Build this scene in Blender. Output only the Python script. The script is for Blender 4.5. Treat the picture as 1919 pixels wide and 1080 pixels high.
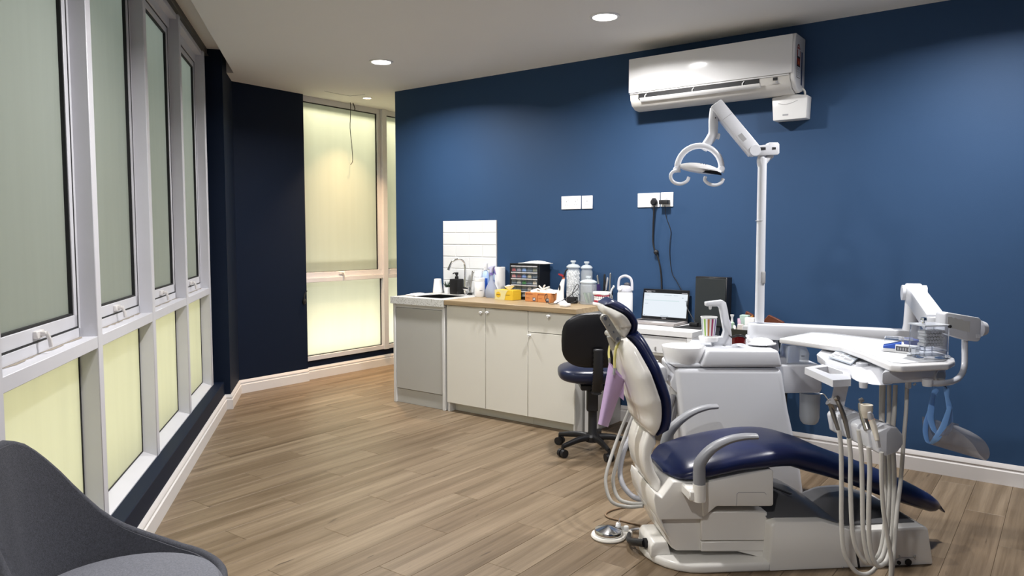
import bpy, bmesh, math, random
from mathutils import Matrix, Vector
random.seed(7)
for o in list(bpy.data.objects): bpy.data.objects.remove(o)
SC = bpy.context.scene
COL = SC.collection
# ------------------------------------------------------------------ camera
FPX, CX, CY, CAMH = 1400.0, 959.5, 540.0, 1.45
PITCH = math.atan(97.0 / FPX)
cam = bpy.data.cameras.new('camera'); camo = bpy.data.objects.new('camera', cam); COL.objects.link(camo)
cam.sensor_width = 36.0; cam.lens = FPX / 1919.0 * 36.0; cam.clip_start = 0.05
camo.location = (0, 0, CAMH); camo.rotation_euler = (math.pi / 2 - PITCH, 0, 0)
SC.camera = camo
# ------------------------------------------------------------------ world, exposure
w = bpy.data.worlds.new('dusk'); SC.world = w; w.use_nodes = True
w.node_tree.nodes['Background'].inputs[0].default_value = (0.42, 0.50, 0.50, 1)
w.node_tree.nodes['Background'].inputs[1].default_value = 1.5
vs = SC.view_settings
vs.view_transform = 'Standard'; vs.look = 'None'; vs.gamma = 1.0; vs.use_curve_mapping = False
vs.exposure = 0.06
DOWNLIGHT_W = 46.0      # each ceiling downlight
WARM_W = 24.0            # small warm spot by the far window
STRIP_W = 26.0          # cove strip outside the frosted glazing

# ------------------------------------------------------------------ pixel helpers
def ray(u, v):
    x = (u - CX) / FPX; y = -(v - CY) / FPX
    return Vector((x, math.cos(PITCH) + y * math.sin(PITCH), -math.sin(PITCH) + y * math.cos(PITCH)))
CAMP = Vector((0, 0, CAMH))
def onz(u, v, z=0.0):
    r = ray(u, v); return CAMP + r * ((z - CAMH) / r.z)
def onplane(u, v, p0, n):
    r = ray(u, v); return CAMP + r * ((Vector(p0) - CAMP).dot(n) / r.dot(n))
def aty(u, v, y):
    r = ray(u, v); return CAMP + r * (y / r.y)
# back wall frame: s along the wall to the right, t out into the room, z up
S = Vector((.7987, -.6018, 0)).normalized(); N = Vector((S.y, -S.x, 0)); UP = Vector((0, 0, 1))
O = Vector((-1.127, 7.302, 0))
def frame(o, ax, ay):
    m = Matrix.Identity(4)
    for i in range(3): m[i][0] = ax[i]; m[i][1] = ay[i]; m[i][2] = UP[i]; m[i][3] = o[i]
    return m
WF = frame(O, S, N)
WFi = WF.inverted()
def wall(u, v, t=0.0):
    return WFi @ onplane(u, v, O + N * t, N)
def wz(u, v, z):
    return WFi @ onz(u, v, z)
# window wall frame: s along the wall away from the camera, t out into the room
WA = onz(261.8, 1034); WB = onz(422, 767)
DW = (WB - WA).normalized(); NW = Vector((DW.y, -DW.x, 0))
LF = frame(WA, DW, NW)
ZC = 2.839

# ------------------------------------------------------------------ cove strips outside that light the frosted glass
def area(name, loc, rot, sx, sy, power, col, shape='RECTANGLE', spread=math.pi):
    l = bpy.data.lights.new(name, 'AREA'); l.shape = shape; l.size = sx
    if shape == 'RECTANGLE': l.size_y = sy
    l.energy = power; l.color = col; l.spread = spread
    o = bpy.data.objects.new(name, l); COL.objects.link(o); o.location = loc; o.rotation_euler = rot; return o
YEL = (1.0, .94, .62)
azl = math.atan2(DW.y, DW.x)
area('strip_light', LF @ Vector((-.5, -.75, .12)), (math.pi, 0, azl), 7.5, .12, STRIP_W * 3.5, YEL)
az = math.atan2(N.y, N.x)
area('strip_light', WF @ Vector((-1.25, -.5, .14)), (math.pi, 0, az), 3.2, .10, STRIP_W * 2.0, (1, .95, .74))
area('strip_light', WF @ Vector((-1.25, -.5, 3.1)), (0, 0, az), 3.2, .10, STRIP_W * 2.4, (1, .95, .66))


# ------------------------------------------------------------------ mesh builder
class MB:
    def __init__(s, M=None):
        s.v = []; s.f = []; s.M = M.copy() if M else Matrix.Identity(4)
    def add(s, vs_, fs, M=None):
        b = len(s.v); m = s.M @ M if M else s.M
        s.v += [m @ Vector(p) for p in vs_]; s.f += [tuple(i + b for i in f) for f in fs]
        return s
    def bm(s, b, M=None):
        b.verts.index_update()
        s.add([v.co.copy() for v in b.verts], [[v.index for v in f.verts] for f in b.faces], M); b.free(); return s
    def box(s, x0, x1, y0, y1, z0, z1, bev=0.0, seg=2, M=None):
        b = bmesh.new(); bmesh.ops.create_cube(b, size=1)
        for v in b.verts:
            v.co = Vector(((x0 + x1) / 2 + v.co.x * (x1 - x0), (y0 + y1) / 2 + v.co.y * (y1 - y0), (z0 + z1) / 2 + v.co.z * (z1 - z0)))
        if bev > 0: bmesh.ops.bevel(b, geom=b.edges[:], offset=bev, segments=seg, profile=.5, affect='EDGES')
        return s.bm(b, M)
    def prism(s, poly, fn, d0, d1, bev=0.0, seg=2, M=None, ang=.5):
        b = bmesh.new()
        lo = [b.verts.new(fn(p[0], p[1], d0)) for p in poly]; hi = [b.verts.new(fn(p[0], p[1], d1)) for p in poly]
        n = len(poly)
        b.faces.new(lo[::-1]); b.faces.new(hi)
        for i in range(n): b.faces.new((lo[i], lo[(i + 1) % n], hi[(i + 1) % n], hi[i]))
        bmesh.ops.recalc_face_normals(b, faces=b.faces[:])
        if bev > 0:
            ed = [e for e in b.edges if len(e.link_faces) == 2 and e.calc_face_angle(0) > ang]
            bmesh.ops.bevel(b, geom=ed, offset=bev, segments=seg, profile=.5, affect='EDGES', clamp_overlap=True)
        return s.bm(b, M)
    def loft(s, rings, cap=True, closed=False, M=None):
        n = len(rings[0]); v = [p for r in rings for p in r]; f = []
        R = len(rings)
        for i in range(R if closed else R - 1):
            a = i * n; c = ((i + 1) % R) * n
            for j in range(n):
                k = (j + 1) % n; f.append((a + j, a + k, c + k, c + j))
        if cap and not closed: f += [tuple(range(n))[::-1], tuple(range((R - 1) * n, R * n))]
        return s.add(v, f, M)
    def cyl(s, p0, p1, r0, r1=None, n=16, M=None, cap=True):
        p0 = Vector(p0); p1 = Vector(p1); r1 = r0 if r1 is None else r1
        z = (p1 - p0).normalized(); x = z.orthogonal().normalized(); y = z.cross(x)
        rg = lambda c, r: [c + x * (r * math.cos(2 * math.pi * i / n)) + y * (r * math.sin(2 * math.pi * i / n)) for i in range(n)]
        return s.loft([rg(p0, r0), rg(p1, r1)], cap, M=M)
    def tube(s, pts, r, n=8, sub=0, closed=False, M=None, cap=True, flat=None):
        pts = [Vector(p) for p in pts]; n = max(n, 10)
        if sub: 
            rr = r if isinstance(r, list) else None
            pts, rr = spline(pts, sub, closed, rr); r = rr if rr else r
        m = len(pts); rad = (lambda i: r[i]) if isinstance(r, list) else (lambda i: r)
        rings = []; prev = None
        for i in range(m):
            a = pts[i - 1] if (i > 0 or closed) else pts[i]; c = pts[(i + 1) % m] if (i < m - 1 or closed) else pts[i]
            t = (c - a).normalized()
            if prev is None:
                x = t.orthogonal().normalized() if flat is None else (Vector(flat) - t * t.dot(Vector(flat))).normalized()
            else:
                x = (prev - t * t.dot(prev)).normalized()
            prev = x; y = t.cross(x); q = rad(i)
            qa, qb = q if isinstance(q, (list, tuple)) else (q, q)
            rings.append([pts[i] + x * (qa * math.cos(2 * math.pi * j / n)) + y * (qb * math.sin(2 * math.pi * j / n)) for j in range(n)])
        return s.loft(rings, cap, closed, M=M)
    def lathe(s, prof, c=(0, 0, 0), n=24, M=None, axis='z', sx=1.0, sy=1.0, closed=False):
        c = Vector(c); rings = []
        for r, z in prof:
            ring = []
            for j in range(n):
                a = 2 * math.pi * j / n; x, y = r * math.cos(a) * sx, r * math.sin(a) * sy
                ring.append(c + (Vector((x, y, z)) if axis == 'z' else Vector((z, x, y)) if axis == 'x' else Vector((y, z, x))))
            rings.append(ring)
        return s.loft(rings, not closed, closed, M=M)
    def ball(s, c, r, n=14, m=8, M=None):
        rx, ry, rz = r if isinstance(r, (list, tuple)) else (r, r, r); c = Vector(c)
        rings = []
        for i in range(1, m):
            t = math.pi * i / m
            rings.append([c + Vector((rx * math.sin(t) * math.cos(2 * math.pi * j / n), ry * math.sin(t) * math.sin(2 * math.pi * j / n), -rz * math.cos(t))) for j in range(n)])
        return s.loft(rings, True, M=M)
    def grid(s, fn, nu, nv, M=None, thick=0.0):
        v = [Vector(fn(i / nu, j / nv)) for i in range(nu + 1) for j in range(nv + 1)]
        f = [(i * (nv + 1) + j, (i + 1) * (nv + 1) + j, (i + 1) * (nv + 1) + j + 1, i * (nv + 1) + j + 1) for i in range(nu) for j in range(nv)]
        if thick:
            b = bmesh.new(); bv = [b.verts.new(p) for p in v]
            for q in f: b.faces.new([bv[i] for i in q])
            bmesh.ops.recalc_face_normals(b, faces=b.faces[:])
            bmesh.ops.solidify(b, geom=b.faces[:], thickness=thick)
            return s.bm(b, M)
        return s.add(v, f, M)

def bevelled(mb, off, seg=2, ang=.3):
    b = bmesh.new(); bv = [b.verts.new(p) for p in mb.v]
    for f in mb.f: b.faces.new([bv[i] for i in f])
    bmesh.ops.recalc_face_normals(b, faces=b.faces[:])
    bmesh.ops.bevel(b, geom=[e for e in b.edges if len(e.link_faces) == 2 and e.calc_face_angle(0) > ang], offset=off, segments=seg, profile=.5, affect='EDGES', clamp_overlap=True)
    return MB().bm(b)
def spline(p, k, closed=False, rr=None):
    out = []; ro = []; n = len(p)
    rng = range(n if closed else n - 1)
    lerp = lambda a, b, t: tuple(x + (y - x) * t for x, y in zip(a, b)) if isinstance(a, (list, tuple)) else a + (b - a) * t
    for i in rng:
        p1, p2 = p[i], p[(i + 1) % n]
        p0 = p[i - 1] if (i > 0 or closed) else p1 * 2 - p2
        p3 = p[(i + 2) % n] if (i + 2 < n or closed) else p2 * 2 - p1
        for j in range(k):
            t = j / k; t2 = t * t; t3 = t2 * t
            out.append(.5 * ((2 * p1) + (p2 - p0) * t + (2 * p0 - 5 * p1 + 4 * p2 - p3) * t2 + (3 * p1 - p0 - 3 * p2 + p3) * t3))
            if rr: ro.append(lerp(rr[i], rr[(i + 1) % n], t))
    if not closed:
        out.append(p[-1])
        if rr: ro.append(rr[-1])
    return out, (ro if rr else None)

def interp(x, pts):
    if x <= pts[0][0]: return pts[0][1]
    for (a, b), (c, d) in zip(pts, pts[1:]):
        if x <= c: return b + (d - b) * (x - a) / (c - a)
    return pts[-1][1]

def mkmesh(name, mb, mat, Minv=None, sharp=40):
    me = bpy.data.meshes.new(name)
    vs_ = [Minv @ p for p in mb.v] if Minv else mb.v
    b = bmesh.new(); bv = [b.verts.new(p) for p in vs_]
    for f in mb.f:
        if len(set(f)) < 3: continue
        try: b.faces.new([bv[i] for i in f])
        except ValueError: pass
    bmesh.ops.recalc_face_normals(b, faces=b.faces[:])
    for f in b.faces: f.smooth = sharp > 0
    b.to_mesh(me); b.free()
    if sharp > 0: me.set_sharp_from_angle(angle=math.radians(sharp))
    if mat: me.materials.append(mat)
    return me

def empty(name, loc, rz=0.0, label=None, cat=None, group=None, kind=None):
    o = bpy.data.objects.new(name, None); COL.objects.link(o); o.empty_display_size = .05
    o.location = loc; o.rotation_euler = (0, 0, rz)
    tag(o, label, cat, group, kind); return o
def tag(o, label=None, cat=None, group=None, kind=None):
    if label: o['label'] = label
    if cat: o['category'] = cat
    if group: o['group'] = group
    if kind: o['kind'] = kind
    return o
def world_m(o):
    m = Matrix.LocRotScale(o.location, o.rotation_euler, o.scale)
    return world_m(o.parent) @ m if o.parent else m
def part(name, mb, mat, parent, label=None, kind=None, sharp=40):
    """mb in world coordinates; becomes a child of parent"""
    o = bpy.data.objects.new(name, mkmesh(name, mb, mat, world_m(parent).inverted(), sharp)); COL.objects.link(o)
    o.parent = parent; tag(o, label, kind=kind); return o
def single(name, mb, mat, label, cat, group=None, kind=None, sharp=40, rz=0.0):
    """a thing that is one mesh, its origin at its base"""
    xs = [p.x for p in mb.v]; ys = [p.y for p in mb.v]; zs = [p.z for p in mb.v]
    loc = Vector(((min(xs) + max(xs)) / 2, (min(ys) + max(ys)) / 2, min(zs)))
    m = Matrix.LocRotScale(loc, Matrix.Rotation(rz, 3, 'Z'), None)
    o = bpy.data.objects.new(name, mkmesh(name, mb, mat, m.inverted(), sharp)); COL.objects.link(o)
    o.location = loc; o.rotation_euler = (0, 0, rz); tag(o, label, cat, group, kind); return o
def struct(name, mb, mat, sharp=40): return single(name, mb, mat, None, None, None, 'structure', sharp)
def copy_tree(o, parent=None):
    c = o.copy(); COL.objects.link(c); c.parent = parent
    for ch in list(o.children): copy_tree(ch, c)
    return c
def text_verts(txt, size, M, thick=0.0, align='CENTER'):
    cu = bpy.data.curves.new('t', 'FONT'); cu.body = txt; cu.size = size; cu.align_x = align; cu.align_y = 'CENTER'; cu.extrude = thick
    ob = bpy.data.objects.new('t', cu); me = ob.to_mesh()
    mb = MB(); mb.add([v.co.copy() for v in me.vertices], [tuple(p.vertices) for p in me.polygons], M)
    ob.to_mesh_clear(); bpy.data.objects.remove(ob); bpy.data.curves.remove(cu); return mb

# ------------------------------------------------------------------ materials
def srgb(*c):
    f = lambda x: x / 12.92 if x <= .04045 else ((x + .055) / 1.055) ** 2.4
    return tuple(f(x / 255) for x in c) + (1,)
_M = {}
def mat(name, col, rough=.5, metal=0.0, noise=0.0, nscale=8.0, bump=0.0, bscale=200.0, trans=0.0, ior=1.45, coat=0.0, emit=0.0, alpha=1.0, spec=.5):
    if name in _M: return _M[name]
    m = bpy.data.materials.new(name); m.use_nodes = True; nt = m.node_tree; b = nt.nodes['Principled BSDF']
    b.inputs['Base Color'].default_value = col; b.inputs['Roughness'].default_value = rough; b.inputs['Metallic'].default_value = metal
    b.inputs['IOR'].default_value = ior; b.inputs['Transmission Weight'].default_value = trans; b.inputs['Coat Weight'].default_value = coat
    b.inputs['Specular IOR Level'].default_value = spec; b.inputs['Alpha'].default_value = alpha
    if emit: b.inputs['Emission Color'].default_value = col; b.inputs['Emission Strength'].default_value = emit
    if noise or bump: tc = nt.nodes.new('ShaderNodeTexCoord')
    if noise:
        n = nt.nodes.new('ShaderNodeTexNoise'); n.inputs['Scale'].default_value = nscale; n.inputs['Detail'].default_value = 4
        nt.links.new(tc.outputs['Object'], n.inputs['Vector'])
        mx = nt.nodes.new('ShaderNodeMix'); mx.data_type = 'RGBA'
        mx.inputs[6].default_value = tuple(c * (1 - noise) for c in col[:3]) + (1,); mx.inputs[7].default_value = tuple(min(1, c * (1 + noise)) for c in col[:3]) + (1,)
        nt.links.new(n.outputs['Fac'], mx.inputs[0]); nt.links.new(mx.outputs[2], b.inputs['Base Color'])
    if bump:
        n2 = nt.nodes.new('ShaderNodeTexNoise'); n2.inputs['Scale'].default_value = bscale; n2.inputs['Detail'].default_value = 2
        nt.links.new(tc.outputs['Object'], n2.inputs['Vector'])
        bp = nt.nodes.new('ShaderNodeBump'); bp.inputs['Strength'].default_value = bump; bp.inputs['Distance'].default_value = .002
        nt.links.new(n2.outputs['Fac'], bp.inputs['Height']); nt.links.new(bp.outputs['Normal'], b.inputs['Normal'])
    _M[name] = m; return m
BLUE = mat('blue_wall_paint', (0.0235, 0.060, 0.135, 1), .6, noise=.06, nscale=3, bump=.15, bscale=350, spec=.3)
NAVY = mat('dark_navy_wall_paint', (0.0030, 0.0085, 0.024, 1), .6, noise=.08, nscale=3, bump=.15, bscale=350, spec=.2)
CEIL = mat('ceiling_paint', (0.78, 0.77, 0.75, 1), .8, noise=.02, nscale=2)
OFFW = mat('off_white_wall_paint', (0.70, 0.69, 0.66, 1), .7, noise=.02, nscale=2)
TRIM = mat('white_trim_paint', (0.66, 0.635, 0.625, 1), .35, noise=.02, nscale=5)
ALU = mat('white_powder_coat', (0.585, 0.585, 0.625, 1), .4, noise=.05, nscale=7)
GASK = mat('black_gasket', (0.01, 0.01, 0.012, 1), .6)
WPLA = mat('white_plastic', (0.80, 0.80, 0.80, 1), .3)
WGLO = mat('white_gloss_enamel', (0.82, 0.82, 0.83, 1), .18, coat=.3)
WCRM = mat('cream_white_plastic', (0.80, 0.775, 0.72, 1), .28)
BLK = mat('black_plastic', (0.012, 0.012, 0.014, 1), .42)
BLKG = mat('black_gloss', (0.008, 0.008, 0.01, 1), .2)
GREY = mat('grey_plastic', (0.36, 0.36, 0.38, 1), .4)
CHROME = mat('chrome', (0.85, 0.85, 0.86, 1), .08, metal=1)
STEEL = mat('brushed_steel', (0.55, 0.54, 0.52, 1), .3, metal=1)
CLEAR = mat('clear_glass', (1, 1, 1, 1), .02, trans=1.0, ior=1.2)
# ================================================================== the room
def frosted():
    m = bpy.data.materials.new('frosted_glass'); m.use_nodes = True; nt = m.node_tree; nt.nodes.clear()
    out = nt.nodes.new('ShaderNodeOutputMaterial'); tr = nt.nodes.new('ShaderNodeBsdfTranslucent'); gl = nt.nodes.new('ShaderNodeBsdfGlossy'); mx = nt.nodes.new('ShaderNodeMixShader')
    df = nt.nodes.new('ShaderNodeBsdfDiffuse'); m2 = nt.nodes.new('ShaderNodeMixShader')
    tc = nt.nodes.new('ShaderNodeTexCoord'); mp = nt.nodes.new('ShaderNodeMapping'); mp.inputs['Scale'].default_value = (9, 9, .5)
    n = nt.nodes.new('ShaderNodeTexNoise'); n.inputs['Scale'].default_value = 2; n.inputs['Detail'].default_value = 5
    rp = nt.nodes.new('ShaderNodeValToRGB'); rp.color_ramp.elements[0].color = (.78, .79, .75, 1); rp.color_ramp.elements[1].color = (.86, .87, .83, 1)
    nt.links.new(tc.outputs['Object'], mp.inputs['Vector']); nt.links.new(mp.outputs[0], n.inputs['Vector']); nt.links.new(n.outputs['Fac'], rp.inputs[0]); nt.links.new(rp.outputs[0], tr.inputs['Color'])
    df.inputs['Color'].default_value = (.5, .53, .5, 1)
    m2.inputs[0].default_value = .25; nt.links.new(tr.outputs[0], m2.inputs[1]); nt.links.new(df.outputs[0], m2.inputs[2])
    gl.inputs['Roughness'].default_value = .35; mx.inputs[0].default_value = .06
    nt.links.new(m2.outputs[0], mx.inputs[1]); nt.links.new(gl.outputs[0], mx.inputs[2]); nt.links.new(mx.outputs[0], out.inputs['Surface'])
    return m
FROST = frosted()

def wood_floor():
    m = bpy.data.materials.new('oak_vinyl_plank'); m.use_nodes = True; nt = m.node_tree; b = nt.nodes['Principled BSDF']; L = nt.links.new
    tc = nt.nodes.new('ShaderNodeTexCoord'); oi = nt.nodes.new('ShaderNodeObjectInfo')
    off = nt.nodes.new('ShaderNodeVectorMath'); off.operation = 'SCALE'; off.inputs[0].default_value = (37.1, 91.7, 13.3); L(oi.outputs['Random'], off.inputs['Scale'])
    ad = nt.nodes.new('ShaderNodeVectorMath'); L(tc.outputs['Object'], ad.inputs[0]); L(off.outputs[0], ad.inputs[1])
    def tex(scale, sc, det=5, rough=.6, dist=0):
        mp = nt.nodes.new('ShaderNodeMapping'); mp.inputs['Scale'].default_value = sc; L(ad.outputs[0], mp.inputs['Vector'])
        n = nt.nodes.new('ShaderNodeTexNoise'); n.inputs['Scale'].default_value = scale; n.inputs['Detail'].default_value = det; n.inputs['Roughness'].default_value = rough; n.inputs['Distortion'].default_value = dist
        L(mp.outputs[0], n.inputs['Vector']); return n
    def mix(f, a, c, mode='MIX'):
        x = nt.nodes.new('ShaderNodeMix'); x.data_type = 'RGBA'; x.blend_type = mode
        for s_, q in ((0, f), (6, a), (7, c)):
            if hasattr(q, 'is_linked') or hasattr(q, 'links'): L(q, x.inputs[s_])
            else: x.inputs[s_].default_value = q
        return x.outputs[2]
    def ramp(src, stops):
        r = nt.nodes.new('ShaderNodeValToRGB'); e = r.color_ramp.elements
        e[0].position, e[0].color = stops[0][0], (stops[0][1],) * 3 + (1,); e[1].position, e[1].color = stops[1][0], (stops[1][1],) * 3 + (1,)
        L(src, r.inputs[0]); return r.outputs[0]
    band = ramp(tex(1.0, (14, .55, 1), 6, .65, .4).outputs['Fac'], ((.35, 0), (.66, 1)))
    base = mix(band, (0.132, 0.095, 0.057, 1), (0.262, 0.204, 0.140, 1))
    fine = ramp(tex(1.0, (120, 2.2, 1), 4, .7).outputs['Fac'], ((.35, 0), (.75, 1)))
    base = mix(fine, mix(1.0, base, (.78, .76, .74, 1), 'MULTIPLY'), base)
    # tone of each plank
    tone = nt.nodes.new('ShaderNodeValToRGB'); e = tone.color_ramp.elements
    e[0].color = (.86, .80, .74, 1); e[1].color = (1.12, 1.10, 1.08, 1); L(oi.outputs['Random'], tone.inputs[0])
    base = mix(.8, base, mix(1.0, base, tone.outputs[0], 'MULTIPLY'))
    # knots and cracks
    kn = ramp(tex(1.0, (30, 5.0, 1), 2, .5, .8).outputs['Fac'], ((.70, 0), (.80, 1)))
    base = mix(kn, base, (0.055, 0.034, 0.02, 1))
    L(base, b.inputs['Base Color']); b.inputs['Roughness'].default_value = .42; b.inputs['Specular IOR Level'].default_value = .35
    bp = nt.nodes.new('ShaderNodeBump'); bp.inputs['Strength'].default_value = .12; bp.inputs['Distance'].default_value = .001; L(fine, bp.inputs['Height']); L(bp.outputs[0], b.inputs['Normal'])
    return m
PLANK = wood_floor()
SUB = mat('dark_underlay', (0.10, 0.075, 0.05, 1), .9)

# ---- floor: base slab with planks laid square to the back wall
SR, TR = 7.0, 7.2       # right wall at s = SR, rear wall at t = TR (wall frame)
fl = MB(WF).box(-1.0, SR + .1, -2.1, TR + .1, -.06, -.004)
floor = struct('floor', fl, SUB)
PW, PL = .180, 1.22
pm = None
fm = WF
plank_M = Matrix.Rotation(math.atan2(S.y, S.x), 4, 'Z')
def plank_mesh(w_, l_):
    mb = MB(); mb.box(-w_ / 2, w_ / 2, -l_ / 2, l_ / 2, -.004, 0, .0012, 1); return mkmesh('plank', mb, PLANK, sharp=20)
PM0 = plank_mesh(PW - .0012, PL - .0012)
def in_room(s_, t_):
    p = WF @ Vector((s_, t_, 0)); q = LF.inverted() @ p
    return q.y > -.20 and s_ > -1.15
rest = MB(); n_pl = 0
cands = []
i0 = int(math.floor((-1.0) / PW))
for i in range(i0, int(SR / PW) + 1):
    s_ = (i + .5) * PW + .022
    o_ = ((i * 0.37) % 1.0) * PL
    for k in range(-2, 9):
        t_ = k * PL + o_
        if t_ + PL / 2 < -.9 or t_ - PL / 2 > TR: continue
        if s_ > .1 and t_ + PL / 2 < 0: continue
        if not any(in_room(s_, t_ + d * PL / 2) for d in (-1, 0, 1)): continue
        p = WF @ Vector((s_, t_, 0))
        # in view?
        vis = False
        for d in (-1, -.5, 0, .5, 1):
            q = WF @ Vector((s_, t_ + d * PL / 2, 0)); dp = q - CAMP
            f_ = dp.y * math.cos(PITCH) - dp.z * math.sin(PITCH)
            if f_ > .5:
                u = CX + FPX * dp.x / f_; v = CY - FPX * (dp.y * math.sin(PITCH) + dp.z * math.cos(PITCH)) / f_
                if -60 < u < 1980 and v < 1150: vis = True
        cands.append((0 if vis else 1, p.length, s_, t_))
cands.sort()
for j, (nv, dd, s_, t_) in enumerate(cands):
    p = WF @ Vector((s_, t_, 0))
    if j < 290:
        o = bpy.data.objects.new('plank', PM0); COL.objects.link(o); o.parent = floor
        o.matrix_parent_inverse = Matrix.Identity(4)
        o.location = p - floor.location; o.rotation_euler = (0, 0, math.atan2(S.y, S.x))
    else:
        rest.box(-PW / 2 + .0006, PW / 2 - .0006, -PL / 2 + .0006, PL / 2 - .0006, -.004, 0, M=Matrix.Translation(p) @ plank_M)
if rest.v: part('plank_field', rest, PLANK, floor, kind='stuff', sharp=0)

# ---- ceiling with a curtain pocket along the window wall
PK = .104               # pocket edge, distance from the baseboard line
ce = MB()
def poly_slab(mb, pts, z0, z1):
    mb.prism([(p[0], p[1]) for p in pts], lambda a, b_, d: (a, b_, d), z0, z1)
cA = LF @ Vector((3.20, PK, 0)); cB = LF @ Vector((-6.0, PK, 0)); cC = LF @ Vector((3.20, -.45, 0))
fb = lambda s_, t_: WF @ Vector((s_, t_, 0))
poly_slab(ce, [cA, cB, fb(SR + .1, TR + .1), fb(SR + .1, -2.1), fb(-1.0, -2.1), fb(-1.0, 1.9), cC], ZC, ZC + .16)
ceil_ = struct('ceiling', ce, CEIL)
part('pocket_soffit', MB(LF).box(-7.0, 3.30, -.20, PK + .05, ZC + .13, ZC + .16), CEIL, ceil_)

# ---- walls
wb = MB(WF).box(0, SR + .1, -.12, 0, 0, ZC); struct('wall_back', wb, BLUE)
wr = MB(WF).box(SR, SR + .1, 0, TR + .1, 0, ZC); struct('wall_right', wr, BLUE)
we = MB(WF).box(-1.0, 0.0, -2.1, -2.0, 0, ZC).box(0, .1, -2.1, -.12, 0, ZC); struct('wall_alcove', we, OFFW)
wq = MB(WF).box(.0, SR + .1, TR, TR + .1, 0, ZC); struct('wall_rear', wq, OFFW)

# window wall: kerb below, columns between pocket and far wall
KZ = .232; MT = -.069; GT = -.145
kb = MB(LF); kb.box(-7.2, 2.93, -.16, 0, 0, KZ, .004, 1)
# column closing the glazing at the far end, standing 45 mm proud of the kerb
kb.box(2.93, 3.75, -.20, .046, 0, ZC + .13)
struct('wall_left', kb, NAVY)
# far wall: dark return wall, then the recessed glazing
SF = -.812; SG = -.87
t_l = (WFi @ (LF @ Vector((3.75, .046, 0)))).y
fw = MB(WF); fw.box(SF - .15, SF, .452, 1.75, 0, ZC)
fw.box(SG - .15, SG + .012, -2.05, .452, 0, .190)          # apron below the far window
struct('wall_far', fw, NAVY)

# ---- baseboards (ogee profile swept along the wall foot)
BP = [(0, 0), (.019, 0), (.019, .080), (.012, .085), (.011, .094), (.015, .099), (.011, .112), (.004, .124), (0, .124)]
def baseboard(name, pts, inward):
    """pts along the floor in world; inward[i] = (offset dir per vertex, scale)"""
    mb = MB(); rings = []
    for p, d in zip(pts, inward):
        rings.append([Vector((p.x, p.y, 0)) + Vector((d.x, d.y, 0)) * a + UP * z for a, z in BP])
    mb.loft(rings); o = struct(name, mb, TRIM, sharp=20)
baseboard('baseboard_back', [fb(.0, 0), fb(SR, 0)], [N, N])
c0 = LF @ Vector((-7, 0, 0)); c1 = LF @ Vector((2.93, 0, 0)); c2 = LF @ Vector((2.93, .046, 0))
# corner of column side with the far wall
def isect(p, d, q, e):
    k = ((q.x - p.x) * e.y - (q.y - p.y) * e.x) / (d.x * e.y - d.y * e.x); return p + d * k
c3 = isect(c2, DW, fb(SF, 0), N); c4 = fb(SF, .452)
mit = lambda a, b_: (a + b_) / (1 + a.dot(b_))
baseboard('baseboard_left', [c0, c1, c2, c3, c4], [NW, mit(NW, -DW), mit(NW, -DW), mit(NW, S), S])
c5 = fb(SG + .012, .452); c6 = fb(SG + .012, -1.9)
baseboard('baseboard_far', [c5, c6], [S, S])

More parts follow.
